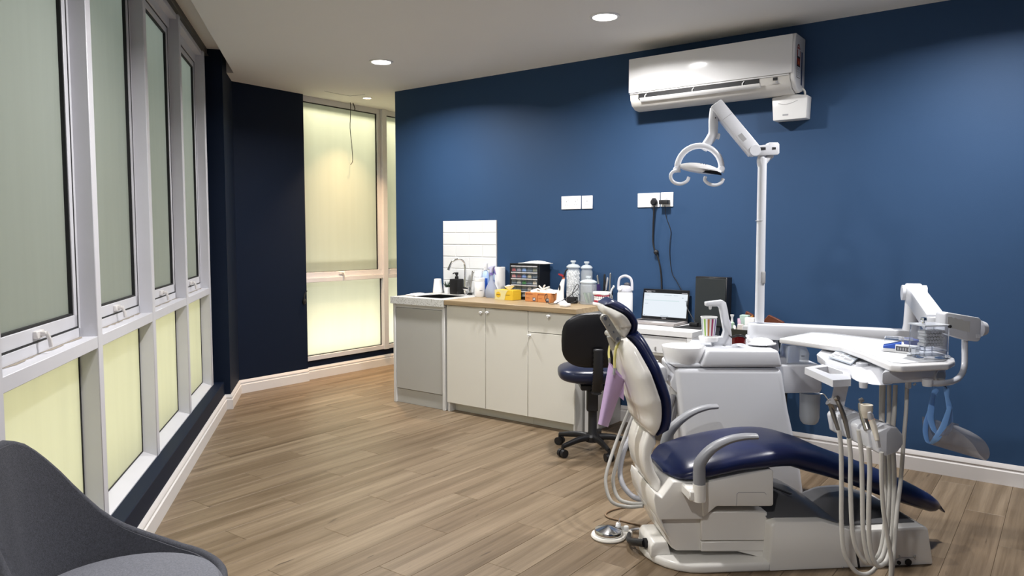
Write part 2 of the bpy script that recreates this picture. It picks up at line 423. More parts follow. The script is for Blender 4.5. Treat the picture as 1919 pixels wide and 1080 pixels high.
# ---- glazing of the window wall: bays of one metre
def latch(root, M, name='latch'):
    mb = MB(M); mb.box(-.035, .035, -.004, .012, -.012, .016, .003, 1); mb.box(-.006, .012, .008, .03, -.004, .012, .003, 1)
    mb.tube([(.004, .026, .01), (.01, .036, -.02), (.012, .038, -.045)], .007, 6)
    return part(name, mb, TRIM, root)
def bay(idx, s0, s1):
    r = empty('window_%d' % idx, LF @ Vector(((s0 + s1) / 2, GT, KZ)), 0, kind='structure')
    T1, T2, HD = .985, 1.035, 2.875
    # far-side mullion belongs to the bay
    part('mullion', MB(LF).box(s1, s1 + .065, -.19, MT, KZ, HD + .06, .003, 1), ALU, r)
    part('transom', MB(LF).box(s0, s1, GT - .03, MT - .001, T1, T2, .002, 1), ALU, r)
    part('bottom_rail', MB(LF).prism([(GT - .03, KZ), (MT - .004, KZ), (MT - .004, KZ + .006), (GT + .004, KZ + .035), (GT - .03, KZ + .035)], lambda a, b_, d: (d, a, b_), s0, s1), ALU, r)
    part('head_rail', MB(LF).box(s0, s1, -.19, MT - .012, HD, HD + .06, .002, 1).box(s0, s1, GT - .03, GT + .02, HD - .06, HD, .002, 1), ALU, r)
    # fixed lower light
    part('pane', MB(LF).box(s0 + .004, s1 - .004, GT - .004, GT, KZ + .035, T1), FROST, r)
    g = MB(LF)
    for a, b_, c, d in ((s0, s0 + .008, KZ + .035, T1), (s1 - .008, s1, KZ + .035, T1), (s0, s1, KZ + .035, KZ + .041)): g.box(a, b_, GT - .002, GT + .004, c, d)
    part('gasket', g, GASK, r)
    # outer frame and awning sash
    z0, z1 = T2, HD - .06
    f = MB(LF); fo = .022
    f.box(s0, s0 + fo, GT - .03, GT + .012, z0, z1).box(s1 - fo, s1, GT - .03, GT + .012, z0, z1).box(s0, s1, GT - .03, GT + .012, z0, z0 + .04, .002, 1)
    part('window_frame', f, ALU, r)
    a0, a1, b0, b1 = s0 + fo + .006, s1 - fo - .006, z0 + .046, z1 - .006
    sa = MB(LF); w_ = .038
    for q in ((a0, a0 + w_, b0, b1), (a1 - w_, a1, b0, b1), (a0, a1, b0, b0 + .05), (a0, a1, b1 - .04, b1)): sa.box(q[0], q[1], GT - .02, GT + .010, q[2], q[3], .002, 1)
    sash = part('sash', sa, ALU, r)
    part('pane', MB(LF).box(a0 + w_, a1 - w_, GT - .012, GT - .008, b0 + .05, b1 - .04), FROST, sash)
    g = MB(LF); k = .008
    for q in ((a0 + w_, a0 + w_ + k, b0 + .05, b1 - .04), (a1 - w_ - k, a1 - w_, b0 + .05, b1 - .04), (a0 + w_, a1 - w_, b0 + .05, b0 + .05 + k), (a0 + w_, a1 - w_, b1 - .04 - k, b1 - .04)): g.box(q[0], q[1], GT - .012, GT + .0065, q[2], q[3])
    for q in ((a0 - .006, a0 + .003, z0 + .04, z1), (a1 - .003, a1 + .006, z0 + .04, z1), (a0, a1, b1 - .002, b1 + .006), (a0, a1, b0 - .005, b0 + .001)): g.box(q[0], q[1], GT - .012, GT + .0115, q[2], q[3])
    part('gasket', g, GASK, sash)
    rnd = random.Random(idx); pr_ = [rnd.random() for _ in range(26)]
    part('sealant', MB(LF).grid(lambda u, v: (s0 + .01 + (s1 - s0 - .02) * u, GT + .0125 + (.004 + .016 * pr_[min(25, int(u * 25))]) * v, T2 + .0012), 25, 1), mat('dirty_sealant', (.30, .26, .21, 1), .8, noise=.3, nscale=60), r)
    latch(sash, LF @ Matrix.Translation(((s0 + s1) / 2, GT + .012, b0 + .022)))
    return r
for i, c in enumerate((2.80, 1.80, .80, -.20, -1.20)):
    bay(i + 1, c - 1 + .005 - .0, c - .055 + .0)
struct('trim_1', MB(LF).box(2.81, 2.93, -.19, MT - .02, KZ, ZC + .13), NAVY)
# more of the same glazing behind the camera
struct('wall_left_rear', MB(LF).box(-7.2, -2.2, -.19, -.12, KZ, ZC + .13), ALU)
struct('trim_2', MB(LF).box(-7.0, 2.93, -.19, -.085, 2.935, ZC + .13), CEIL)
struct('trim_3', MB(LF).box(-2.2, 2.93, -.085, -.055, ZC + .07, ZC + .078, .002, 1).box(-2.2, 2.93, -.075, -.065, ZC + .078, ZC + .13), mat('dark_rail', (.05, .045, .04, 1), .5))

# ---- far window, two bays in the recess
def farbay(idx, t0, t1):
    r = empty('window_%d' % idx, WF @ Vector((SG, (t0 + t1) / 2, .19)), 0, kind='structure')
    B = lambda a, b_, c, d, e, f, bv=.002: MB(WF).box(SG + a, SG + b_, min(c, d), max(c, d), e, f, bv, 1)
    z0, tz0, tz1, z1 = .190, .985, 1.075, ZC
    part('mullion', B(-.06, .055, t1 - .035, t1 + .03, z0, z1), ALU, r)
    part('sill', B(-.05, .03, t0, t1, z0, z0 + .045), ALU, r)
    tr_ = part('transom', B(-.05, .04, t0, t1, tz0, tz0 + .045), ALU, r)
    part('sash_rail', B(-.05, .02, t0, t1, tz0 + .045, tz1 + .01), ALU, r)
    part('head_rail', B(-.05, .02, t0, t1, z1 - .055, z1), ALU, r)
    part('stile', B(-.05, .02, t1 + .03, t1 + .075, tz1, z1 - .055), ALU, r)
    part('pane', B(-.012, -.008, t0, t1, z0 + .045, tz0, 0), FROST, r)
    part('pane', B(-.012, -.008, t0, t1, tz1, z1 - .055, 0), FROST, r)
    g = B(-.008, .002, t1 + .03, t1 + .038, z0 + .045, tz0, 0); g.box(SG - .008, SG + .002, t1, t0, z0 + .045, z0 + .051)
    g.box(SG - .008, SG + .006, t1 + .072, t1 + .082, tz1, z1 - .055); g.box(SG - .008, SG + .006, t1, t0, z1 - .064, z1 - .055); g.box(SG - .008, SG + .006, t1, t0, tz1 + .008, tz1 + .014)
    part('gasket', g, GASK, r)
    latch(r, WF @ Matrix.Translation((SG + .02, (t0 + t1) / 2 + .06, tz1 - .01)) @ Matrix.Rotation(-math.pi / 2, 4, 'Z'))
farbay(6, .452, -.63)
farbay(7, -.66, -1.63)

# ---- outside: floor, added light-blocking ledge, hedge wall and cove strips that light the frosted glass
HEDGE = mat('outside_hedge', (0.17, 0.19, 0.14, 1), .9, noise=.4, nscale=5)
OUTSLAB = mat('outside_slab', (0.62, 0.58, 0.42, 1), .8, noise=.1)
struct('wall_outside', MB(LF).box(-7, 4.6, -1.5, -1.4, -.3, 2.3), HEDGE)
struct('added_light_block', MB(LF).box(-7, 3.6, -.62, -.20, .985, 1.03), OUTSLAB)  # unseen slab, added to keep the floor strip's light off the upper panes
struct('floor_outside', MB(LF).box(-7, 4.6, -1.5, -.22, -.3, .1), OUTSLAB)
struct('wall_outside_far', MB(WF).box(-2.2, -2.1, -2.6, 1.6, -.3, 4.2), HEDGE)
struct('floor_outside_far', MB(WF).box(-2.2, -1.05, -2.6, 1.6, -.3, .08), OUTSLAB)
# ---- ceiling downlights
DL = mat('lamp_diffuser', (1, .97, .92, 1), .5, emit=14.0)
DLW = mat('warm_lamp_diffuser', (1, .80, .58, 1), .5, emit=14.0)
def downlight(p, r, power, col, label, group, dm, spread):
    e = empty('downlight', p, 0, label, 'ceiling light', group)
    part('trim_ring', MB(Matrix.Translation(p)).lathe([(r * .86, -.006), (r * .9, -.009), (r * 1.06, -.006), (r * 1.09, .0), (r * .86, .0)], n=32, closed=True), WPLA, e)
    part('diffuser', MB(Matrix.Translation(p)).lathe([(r * .87, -.005), (r * .87, -.001)], n=32), dm, e)
    l = area('lamp', p + Vector((0, 0, -.011)), (0, 0, 0), r * 1.7, 0, power, col, 'DISK', spread)
    l.parent = e; l.location = (0, 0, -.011)
cool = (1, .98, .965)
for s_, t_, lb in ((2.855, .94, 'round white LED downlight set in the ceiling before the air conditioner'), (.815, .94, 'round white LED downlight set in the ceiling before the sink backsplash')):
    downlight(fb(s_, t_) + UP * ZC, .088, DOWNLIGHT_W, cool, lb, None, DL, 2.7)
for s_, t_ in ((4.895, .94), (2.855, 3.0), (4.895, 5.1)):
    downlight(fb(s_, t_) + UP * ZC, .088, DOWNLIGHT_W, cool, 'round white LED downlight in the ceiling above the ' + ('delivery unit' if t_ < 2 else 'open floor by the window wall' if t_ < 4 else 'grey armchair'), None, DL, 2.7)
pw_ = onz(688, 183, ZC)
downlight(pw_, .046, WARM_W, (1, .64, .33), 'small warm recessed spotlight in the ceiling by the far window', None, DLW, 1.5)

# hatch seam in the ceiling near the far window
struct('trim_4', MB().tube([onz(u, v, ZC - .001) for u, v in ((608, 171), (628, 175), (656, 180))], .0022, 6), GREY)
struct('trim_5', MB().tube([onz(u, v, ZC - .001) for u, v in ((656, 180), (668, 179), (684, 177))], .0022, 6), GREY)
# ================================================================== back wall furniture
RZW = math.atan2(S.y, S.x)
def wroot(name, s_, t_, z, label, cat, group=None):
    return empty(name, WF @ Vector((s_, t_, z)), RZW, label, cat, group)
CABF = mat('cream_cabinet_front', (0.74, 0.72, 0.655, 1), .38, noise=.01)
CABG = mat('grey_laminate', (0.46, 0.455, 0.43, 1), .3, noise=.02)
CABW = mat('white_carcass', (0.72, 0.72, 0.71, 1), .45)
def stone():
    m = mat('speckled_stone', (0.62, 0.62, 0.60, 1), .3); nt = m.node_tree; b = nt.nodes['Principled BSDF']
    tc = nt.nodes.new('ShaderNodeTexCoord'); v = nt.nodes.new('ShaderNodeTexNoise'); v.inputs['Scale'].default_value = 90; v.inputs['Detail'].default_value = 3
    r = nt.nodes.new('ShaderNodeValToRGB'); e = r.color_ramp.elements; e[0].position = .34; e[0].color = (.36, .35, .32, 1); e[1].position = .5; e[1].color = (.66, .66, .64, 1)
    nt.links.new(tc.outputs['Object'], v.inputs['Vector']); nt.links.new(v.outputs['Fac'], r.inputs[0]); nt.links.new(r.outputs[0], b.inputs['Base Color']); return m
def woodtop(name, a, c, sc=(2, 40, 40)):
    m = mat(name, c, .42); nt = m.node_tree; b = nt.nodes['Principled BSDF']
    tc = nt.nodes.new('ShaderNodeTexCoord'); mp = nt.nodes.new('ShaderNodeMapping'); mp.inputs['Scale'].default_value = sc
    v = nt.nodes.new('ShaderNodeTexNoise'); v.inputs['Scale'].default_value = 1; v.inputs['Detail'].default_value = 5
    r = nt.nodes.new('ShaderNodeValToRGB'); e = r.color_ramp.elements; e[0].position = .3; e[0].color = a; e[1].position = .7; e[1].color = c
    nt.links.new(tc.outputs['Object'], mp.inputs[0]); nt.links.new(mp.outputs[0], v.inputs['Vector']); nt.links.new(v.outputs['Fac'], r.inputs[0]); nt.links.new(r.outputs[0], b.inputs['Base Color']); return m
STONE = stone(); OAKTOP = woodtop('oak_laminate', (.27, .19, .105, 1), (.40, .30, .18, 1))
WB_ = lambda *a, **k: MB(WF).box(*a, **k)
CT = .927; CU = .889; FT = .590

# ---- sink cabinet
r = wroot('sink_cabinet', .86, .30, 0, 'grey-fronted sink base cabinet with white side panels under the stone top', 'cabinet')
part('side_panel', WB_(.558, .584, .02, FT + .004, 0, .867, bev=.002, seg=1), CABW, r)
part('side_panel', WB_(1.134, 1.160, .02, FT + .004, 0, .867, bev=.002, seg=1), CABW, r)
part('back_panel', WB_(.584, 1.134, .02, .036, .06, .85), CABW, r)
part('bottom_panel', WB_(.584, 1.134, .036, FT - .022, .10, .118), CABW, r)
part('door', WB_(.590, 1.128, FT - .020, FT - .002, .128, .835, bev=.002, seg=1), CABG, r)
part('plinth', WB_(.584, 1.134, FT - .03, FT - .012, 0, .124, bev=.002, seg=1), CABG, r)
part('edge_strip', WB_(.584, 1.134, FT - .022, FT - .006, .838, .867), CABW, r)
# stone top with a cut-out for the basin
s0, s1, t0, t1 = .545, 1.168, .004, .612
b0, b1, q0, q1 = .70, 1.04, .15, .50
st = WB_(s0, b0, t0, t1, .868, CT); st.box(b1, s1, t0, t1, .868, CT); st.box(b0, b1, t0, q0, .868, CT); st.box(b0, b1, q1, t1, .868, CT)
r = wroot('sink_worktop', .86, .30, .868, 'speckled grey stone worktop with an undermount sink on the sink cabinet', 'worktop')
part('slab', st, STONE, r)
bs = WB_(b0, b0 + .006, q0, q1, .755, CT - .003); bs.box(b1 - .006, b1, q0, q1, .755, CT - .003); bs.box(b0, b1, q0, q0 + .006, .755, CT - .003); bs.box(b0, b1, q1 - .006, q1, .755, CT - .003); bs.box(b0, b1, q0, q1, .750, .757)
part('bowl', bs, mat('dark_steel', (.10, .10, .105, 1), .35, metal=1), r)
part('drain', MB(WF).lathe([(.028, .757), (.028, .760), (.012, .761), (.0, .761)], ((b0 + b1) / 2, (q0 + q1) / 2, 0), 16), STEEL, r)

# ---- base cabinets (a two-door unit, a drawer-over-door unit), oak top
def knob(s_, z, parent):
    mb = MB(WF); mb.cyl((s_, FT, z), (s_, FT + .018, z), .006, n=8)
    mb.box(s_ - .016, s_ + .016, FT + .016, FT + .026, z - .006, z + .006, .003, 1); mb.box(s_ - .006, s_ + .006, FT + .016, FT + .026, z - .016, z + .010, .003, 1)
    part('knob', mb, WPLA, parent)
r = wroot('base_cabinet', 1.60, .30, 0, 'cream two-door base cabinet beside the sink cabinet', 'cabinet')
part('body', WB_(1.180, 2.006, .02, FT - .022, .075, CU - .002), CABW, r)
part('plinth', WB_(1.180, 2.006, FT - .10, FT - .08, 0, .075), CABF, r)
part('leg_panel', WB_(1.184, 1.204, FT - .079, FT - .01, 0, .075), CABW, r)
d = part('door', WB_(1.183, 1.589, FT - .020, FT, .077, CU - .004, bev=.0015, seg=1), CABF, r); knob(1.560, .850, d)
d = part('door', WB_(1.594, 2.004, FT - .020, FT, .077, CU - .004, bev=.0015, seg=1), CABF, r); knob(1.624, .853, d)
r = wroot('base_cabinet', 2.22, .30, 0, 'cream base cabinet with one drawer above a door, behind the stool', 'cabinet')
part('body', WB_(2.008, 2.415, .02, FT - .022, .075, CU - .002), CABW, r)
part('end_panel', WB_(2.415, 2.432, .02, FT - .002, 0, CU - .002), CABG, r)
part('plinth', WB_(2.008, 2.415, FT - .10, FT - .08, 0, .075), CABF, r)
d = part('drawer', WB_(2.009, 2.426, FT - .020, FT, .729, CU - .004, bev=.0015, seg=1), CABF, r); knob(2.205, .862, d)
d = part('door', WB_(2.009, 2.426, FT - .020, FT, .077, .724, bev=.0015, seg=1), CABF, r); knob(2.030, .705, d)
single('oak_worktop', WB_(1.170, 2.450, .004, FT + .022, CU, CT, bev=.002, seg=1), OAKTOP, 'oak-look worktop on the two cream base cabinets', 'worktop', rz=RZW)

# ---- tiled backsplash: bevelled tiles in running bond
r = wroot('tile_backsplash', .935, .006, .93, 'white subway tile splashback on the blue wall behind the tap', 'backsplash')
TILE = mat('white_glazed_tile', (0.72, 0.73, 0.73, 1), .12)
part('grout', WB_(.622, 1.248, .001, .010, CT + .001, 1.590), mat('white_grout', (.58, .58, .57, 1), .8), r)
RH = .1085; zt = 1.590; row = 0
while zt > CT + .02:
    zb = max(zt - RH, CT + .002); cuts = [.622, .935, 1.248] if row % 2 else [.622, .778, 1.092, 1.248]
    for a, c in zip(cuts, cuts[1:]):
        mb = MB(WF); e = .0010; bv = .007
        o_ = [(a + e, zb + e), (c - e, zb + e), (c - e, zt - e), (a + e, zt - e)]; i_ = [(a + bv, zb + bv), (c - bv, zb + bv), (c - bv, zt - bv), (a + bv, zt - bv)]
        mb.loft([[(p[0], .010, p[1]) for p in o_], [(p[0], .0115, p[1]) for p in o_], [(p[0], .0145, p[1]) for p in i_]])
        part('tile', mb, TILE, r, sharp=15)
    zt -= RH; row += 1

# ---- desk with a drawer
DZ = .812
r = wroot('desk', 2.865, .25, 0, 'white writing desk with one wide drawer carrying the laptop', 'desk')
part('desktop', WB_(2.452, 3.285, .012, .50, DZ - .038, DZ, bev=.0015, seg=1), WPLA, r)
part('side_panel', WB_(3.247, 3.283, .02, .498, 0, DZ - .038, bev=.001, seg=1), WPLA, r)
part('side_panel', WB_(2.456, 2.492, .02, .498, 0, DZ - .038, bev=.001, seg=1), WPLA, r)
d = part('drawer', WB_(2.495, 3.243, .06, .494, .652, DZ - .046, bev=.001, seg=1), WPLA, r)
part('handle', MB(WF).tube([(3.02, .494, .692), (3.02, .505, .690), (3.02, .505, .672), (3.02, .494, .670)], .004, 6), STEEL, d)
part('apron', WB_(2.495, 3.243, .06, .488, .632, .650), CABF, r)
part('back_panel', WB_(2.492, 3.247, .02, .036, .30, DZ - .04), WPLA, r)

# ---- sockets
SOCK = mat('white_socket_plastic', (.84, .84, .85, 1), .3)
def socket(s0, s1, z0, z1, label, gangs):
    r = wroot('wall_socket', (s0 + s1) / 2, 0, (z0 + z1) / 2, label, 'socket')
    part('plate', WB_(s0, s1, .0, .009, z0, z1, bev=.003, seg=2), SOCK, r)
    for g in gangs:
        c = s0 + (s1 - s0) * g; zc = (z0 + z1) / 2
        for q in ((c - .003, c + .003, .0085, .0095, zc + .004, zc + .013), (c - .013, c - .006, .0085, .0095, zc - .019, zc - .016), (c + .006, c + .013, .0085, .0095, zc - .019, zc - .016)):
            part('pin_hole', MB(WF).box(*q), GREY, r)
        part('switch', MB(WF).box(c + .012, c + .024, .009, .0125, zc + .018, zc + .036, .002, 1), SOCK, r)
socket(1.922, 2.107, 1.669, 1.775, 'double white wall socket on the blue wall above the jars', (.27, .74))
socket(2.117, 2.216, 1.669, 1.773, 'single white wall socket beside the empty double socket', (.5,))
socket(2.615, 2.799, 1.669, 1.775, 'wide white wall plate with a black plug, above the laptop', (.74,))
socket(2.806, 2.906, 1.669, 1.776, 'single white wall socket holding the black adapter', (.5,))
# plugs with their leads
def path(px, t): return [WF @ wall(u, v, tt) for (u, v), tt in zip(px, t if isinstance(t, (list, tuple)) else [t] * len(px))]
r = wroot('power_lead', 2.745, .03, 1.66, 'thick black laptop power lead with plug hanging from the wide wall plate', 'cable')
pc = wall(1226, 379, .02)
mb = MB(WF); mb.lathe([(.020, .010), (.026, .014), (.026, .034), (.018, .045), (0, .046)], (pc.x, 0, pc.z), 12, axis='y'); mb.prism([(-.024, -.004), (.024, -.004), (.012, .030), (-.012, .030)], lambda a, b_, d_: (pc.x + a, d_, pc.z + b_), .010, .036, .004, 1)
part('plug', mb, BLK, r)
cord = path([(1226, 386), (1224, 430), (1224, 455), (1227, 470), (1229.5, 473)], [.03, .018, .014, .014, .014])
part('cord', MB().tube(cord, .0065, 8, sub=5), BLK, r)
part('ferrite', MB(WF).ball(wall(1229.5, 473, .018), (.020, .018, .020)), BLK, r)
part('cord', MB().tube(path([(1229.5, 473), (1235, 490), (1239, 515), (1240, 545), (1240, 560)], [.014, .012, .009, .008, .008]), .0065, 8, sub=5), BLK, r)
r = wroot('charger_lead', 2.86, .03, 1.66, 'thin black adapter lead hanging from the single socket', 'cable')
pc = wall(1247, 379, .02)
part('adapter', WB_(pc.x - .035, pc.x + .035, .010, .060, pc.z - .016, pc.z + .016, bev=.004, seg=2), BLK, r)
part('cord', MB().tube(path([(1246, 385), (1248, 405), (1257, 432), (1256, 450), (1255, 475), (1259, 510), (1268, 527), (1278, 545)], [.04, .02, .012, .012, .010, .006, .006, .006]), .0028, 6, sub=6), BLK, r)

# ---- air conditioner
r = wroot('air_conditioner', 3.19, 0, 2.37, 'white split air conditioner high on the blue wall with its flap open', 'air conditioner')
A0, A1 = 2.648, 3.812
TOPZ, BOTZ = 2.735, 2.372
sec = [(0, BOTZ + .035), (.08, BOTZ), (.140, BOTZ + .003), (.190, BOTZ + .028), (.214, BOTZ + .066), (.220, BOTZ + .11), (.222, TOPZ - .014), (.205, TOPZ), (.0, TOPZ)]
ACW = mat('white_ac_plastic', (.82, .82, .82, 1), .25)
part('body', MB(WF).prism(sec, lambda a, b_, d_: (d_, a, b_), A0 + .004, A1 - .02, .006, 2, ang=.9), mat('warm_white_ac_shell', (.72, .70, .66, 1), .4), r)
# right end cap, rounded towards the front
cap = [(0, BOTZ + .033), (.10, BOTZ + .006), (.17, BOTZ + .03), (.212, BOTZ + .085), (.224, BOTZ + .13), (.226, TOPZ - .06), (.214, TOPZ - .012), (.19, TOPZ + .006), (.0, TOPZ + .006)]
part('end_cap', MB(WF).prism(cap, lambda a, b_, d_: (d_, a, b_), A1 - .02, A1 + .012, .010, 3, ang=.9), ACW, r)
part('front_panel', WB_(A0, A1 - .002, .2225, .232, BOTZ + .116, TOPZ - .004, bev=.004, seg=2), WGLO, r)
part('chin', WB_(A0 + .006, A1 - .022, .216, .2265, BOTZ + .105, BOTZ + .114, bev=.002, seg=1), ACW, r)
# air outlet: dark slot and open flap with hinges
part('outlet', MB(WF).prism([(.2135, BOTZ + .062), (.2225, BOTZ + .070), (.2225, BOTZ + .104), (.2135, BOTZ + .104)], lambda a, b_, d_: (d_, a, b_), A0 + .075, A1 - .215), GASK, r)
fl_ = part('flap', MB(WF).prism([(.212, BOTZ + .047), (.226, BOTZ + .068), (.236, BOTZ + .073), (.233, BOTZ + .066), (.218, BOTZ + .045)], lambda a, b_, d_: (d_, a, b_), A0 + .090, A1 - .205, .001, 1), ACW, r)
for k in (.05, .46, .86):
    c = A0 + .085 + (A1 - A0 - .285) * k
    part('hinge', MB(WF).tube([(c, .226, BOTZ + .070), (c, .226, BOTZ + .086), (c + .012, .224, BOTZ + .100)], .004, 6), ACW, fl_)
part('logo', WB_(A0 + .030, A0 + .072, .2262, .2275, BOTZ + .106, BOTZ + .113), GREY, r)
mb = WB_(A1 - .125, A1 - .095, .2195, .2215, BOTZ + .082, BOTZ + .100); part('display', mb, BLK, r)
part('indicator', WB_(A1 - .108, A1 - .094, .2165, .2185, BOTZ + .066, BOTZ + .078), GREY, r); part('indicator', WB_(A1 - .128, A1 - .084, .214, .2165, BOTZ + .060, BOTZ + .063), GREY, r)
# energy label on the end cap: dome with stars over a white panel
ex = A1 + .0125
def ep(u_, z_): return (ex, .150 - u_, z_)       # u_ towards the wall
lab = lambda nm, poly, m_, dx=0.0, par=r: part(nm, MB(WF).prism(poly, lambda a, b_, d_: (ex + dx + d_, .150 - a, b_), 0, .0006), m_, par)
dome = [(-.034, 2.60)] + [(.034 * -math.cos(math.pi * k / 10), 2.63 + .05 * math.sin(math.pi * k / 10)) for k in range(11)] + [(.034, 2.60)]
RED = mat('label_red', (.35, .03, .015, 1), .5); LBW = mat('label_white', (.8, .8, .8, 1), .5)
el = lab('energy_label', [(-.034, 2.465)] + dome + [(.034, 2.465)], mat('label_border', (.03, .02, .02, 1), .5))
lab('label_dome', [(-.031, 2.545)] + [(a * .91, 2.63 + (b_ - 2.63) * .9) for a, b_ in dome[1:-1]] + [(.031, 2.545)], RED, .0007, el)
lab('label_panel', [(-.031, 2.468), (.031, 2.468), (.031, 2.535), (-.031, 2.535)], LBW, .0007, el)
lab('label_arch', [(-.018, 2.60)] + [(.018 * -math.cos(math.pi * k / 8), 2.625 + .025 * math.sin(math.pi * k / 8)) for k in range(9)] + [(.018, 2.60)], LBW, .0014, el)
lab('label_band', [(-.031, 2.588), (.031, 2.588), (.031, 2.60), (-.031, 2.60)], BLK, .0014, el)
ORG = mat('label_orange', (.75, .22, .05, 1), .5)
def star(cx, cz, rad): return [(cx + (rad if k % 2 == 0 else rad * .42) * math.sin(math.pi * k / 5), cz + (rad if k % 2 == 0 else rad * .42) * math.cos(math.pi * k / 5)) for k in range(10)]
lab('label_star', star(0, 2.562, .016), ORG, .0016, el)
for k in range(5):
    a = math.pi * (.12 + .19 * k); lab('label_star', star(-.0255 * math.cos(a), 2.628 + .038 * math.sin(a), .006), LBW, .0016, el)
for k, (wz_, ln) in enumerate(((2.524, .05), (2.514, .036), (2.500, .04), (2.488, .03), (2.477, .046))):
    lab('label_line', [(-ln / 2, wz_), (ln / 2, wz_), (ln / 2, wz_ + .003), (-ln / 2, wz_ + .003)], GREY, .0014, el)
lab('warning_strip', [(.062, 2.43), (.086, 2.43), (.086, 2.64), (.062, 2.64)], mat('label_blue', (.01, .03, .11, 1), .4))
# condensate pump below it
r = wroot('condensate_pump', 3.755, 0, 2.21, 'small white condensate pump box under the air conditioner end', 'pump box')
pb = [(3.648, 2.225), (3.872, 2.205), (3.872, 2.365), (3.80, 2.372), (3.72, 2.372), (3.640, 2.362)]
pb = [(3.652, 2.215), (3.866, 2.215), (3.872, 2.362), (3.80, 2.374), (3.73, 2.376), (3.642, 2.366)]
mb = MB(WF).prism(pb, lambda a, b_, d_: (a, d_, b_), .002, .094, .006, 2); part('cover', mb, WPLA, r)
part('groove', MB(WF).tube([(3.685, .0945, 2.325), (3.72, .0945, 2.316), (3.76, .0945, 2.318), (3.81, .0945, 2.334)], .0014, 5, sub=4), GREY, r)
part('nameplate', WB_(3.715, 3.752, .0942, .0952, 2.242, 2.252), GREY, r)
part('hose', MB(WF).tube([(3.69, .05, 2.37), (3.70, .055, 2.40), (3.75, .05, 2.425), (3.80, .04, 2.428), (3.835, .04, 2.40), (3.84, .04, 2.36)], .007, 8, sub=5), WCRM, r)
part('pipe', MB(WF).cyl((3.678, .05, 2.365), (3.685, .05, 2.42), .017, .013, 12), WCRM, r)

# ---- loose wires at the far window
r = wroot('dangling_wire', SF - .0, -.29, 2.3, 'thin black wire dangling from the ceiling before the far window', 'wire')
wp = lambda pts, s_: [onplane(u, v, O + S * s_, S) for u, v in pts]
part('long_wire', MB().tube(wp([(656.5, 190), (657, 210), (656, 240), (659, 270), (661, 300), (657, 309)], SG + .07), .0035, 6, sub=4), BLK, r)
part('short_wire', MB().tube(wp([(661, 192), (665, 203), (664, 208)], SG + .07), .005, 6, sub=3), BLK, r)
mb = MB().tube(wp([(575, 545), (570, 556), (571, 568), (574, 562)], SF + .02), .006, 6, sub=3); mb.ball(wp([(570, 565)], SF + .01)[0], (.02, .02, .03))
single('cable_stub', mb, BLK, 'black cable stub poking out of the dark wall edge by the far window', 'wire')
# ================================================================== dental chair
OC = Vector((1.2, 3.40, 0)); CA = math.radians(5.2)
AXC = Vector((math.cos(CA), math.sin(CA), 0)); AYC = Vector((-math.sin(CA), math.cos(CA), 0))
CF = frame(OC, AXC, AYC); CFi = CF.inverted()
def cp(u, v, y):
    p = CFi @ onplane(u, v, OC + AYC * y, AYC); return (p.x, p.z)
def cpp(px, y): return [cp(u, v, y) for u, v in px]
DBLUE = mat('navy_leatherette', (0.0060, 0.011, 0.052, 1), .30, bump=.08, bscale=260)
CHW = mat('chair_white_shell', (0.77, 0.75, 0.71, 1), .22, coat=.2)
CHG = mat('chair_grey_cover', (0.12, 0.12, 0.125, 1), .28)
ARMG = mat('armrest_grey', (0.235, 0.24, 0.26, 1), .38)
xz = lambda a, b_, d_: (a, d_, b_)
chair = empty('dental_chair', OC, CA, 'reclining dental chair with navy cushions and white shells on a floor base', 'dental chair')
P = lambda n, mb, m, par=chair, **k: part(n, mb, m, par, **k)
# -- floor plate with its rounded head end
pl = []
for k in range(13):
    a = math.pi / 2 + math.pi * k / 12; pl.append((-.40 + .215 * math.cos(a), .0 + .245 * math.sin(a)))
pl += [(-.10, -.25), (-.10, .245)]
P('floor_plate', MB(CF).prism(pl, lambda a, b_, d_: (a, b_, d_), 0.0, .040, .012, 3, ang=.6), CHW)
# pedal socket block at the head end
blk = cpp([(1204, 1012), (1206, 1000), (1232, 998), (1240, 1030), (1206, 1030)], -.16)
P('pedal_socket', MB(CF).prism([(-.600, .03), (-.600, .080), (-.585, .100), (-.525, .100), (-.505, .035)], xz, -.13, .08, .008, 2), CHW)
P('socket_ring', MB(CF).cyl((-.612, -.06, .066), (-.597, -.06, .068), .024, .022), BLK)
# -- motor box
bx = [(-.112, .0), (-.105, .205), (-.085, .222), (.126, .216), (.262, .170), (.596, .176), (.615, .165), (.645, 0)]
P('motor_box', MB(CF).prism(bx, xz, -.25, .20, .012, 2, ang=.35), CHW)
def over(x):                       # dark cover bulging over the box, highest along its back edge
    return interp(x, [(-.20, .23), (.05, .225), (.262, .176), (.60, .180)])
def cov(u, v):
    x = -.105 + u * .325; hump = interp(x, [(-.20, .06), (.05, .055), (.22, .012)])
    return (x, -.205 + v * .40, interp(x, [(-.20, .220), (.126, .2185), (.262, .174)]) + hump * math.sin(v * math.pi / 2 * 1.15) + .003)
P('rear_cover', MB(CF).grid(cov, 16, 10, thick=.004), CHG)
def cov2(u, v):
    x = .235 + u * .345; edge = math.sin(math.pi * min(1, max(0, u))) ** .5 if 0 < u < 1 else 0
    return (x, -.200 + v * .385, .1795 + .058 * math.sin(v * math.pi * .62) * interp(u, [(0, .1), (.25, .7), (.55, .8), (1, .0)]))
P('foot_cover', MB(CF).grid(cov2, 14, 10, thick=.004), CHG)
sl_ = cpp([(1454, 925), (1497, 967)], -.15)
P('slot', MB(CF).box(-.10, .02, -.006, .006, .0, .004, M=Matrix.Translation((.055, -.06, .276)) @ Matrix.Rotation(math.radians(-68), 4, 'Z')), GASK)
P('seam', MB(CF).prism(cpp([(1598, 1000), (1601, 1000), (1613, 1069), (1609, 1069)], -.2515), xz, -.2525, -.249), GASK)
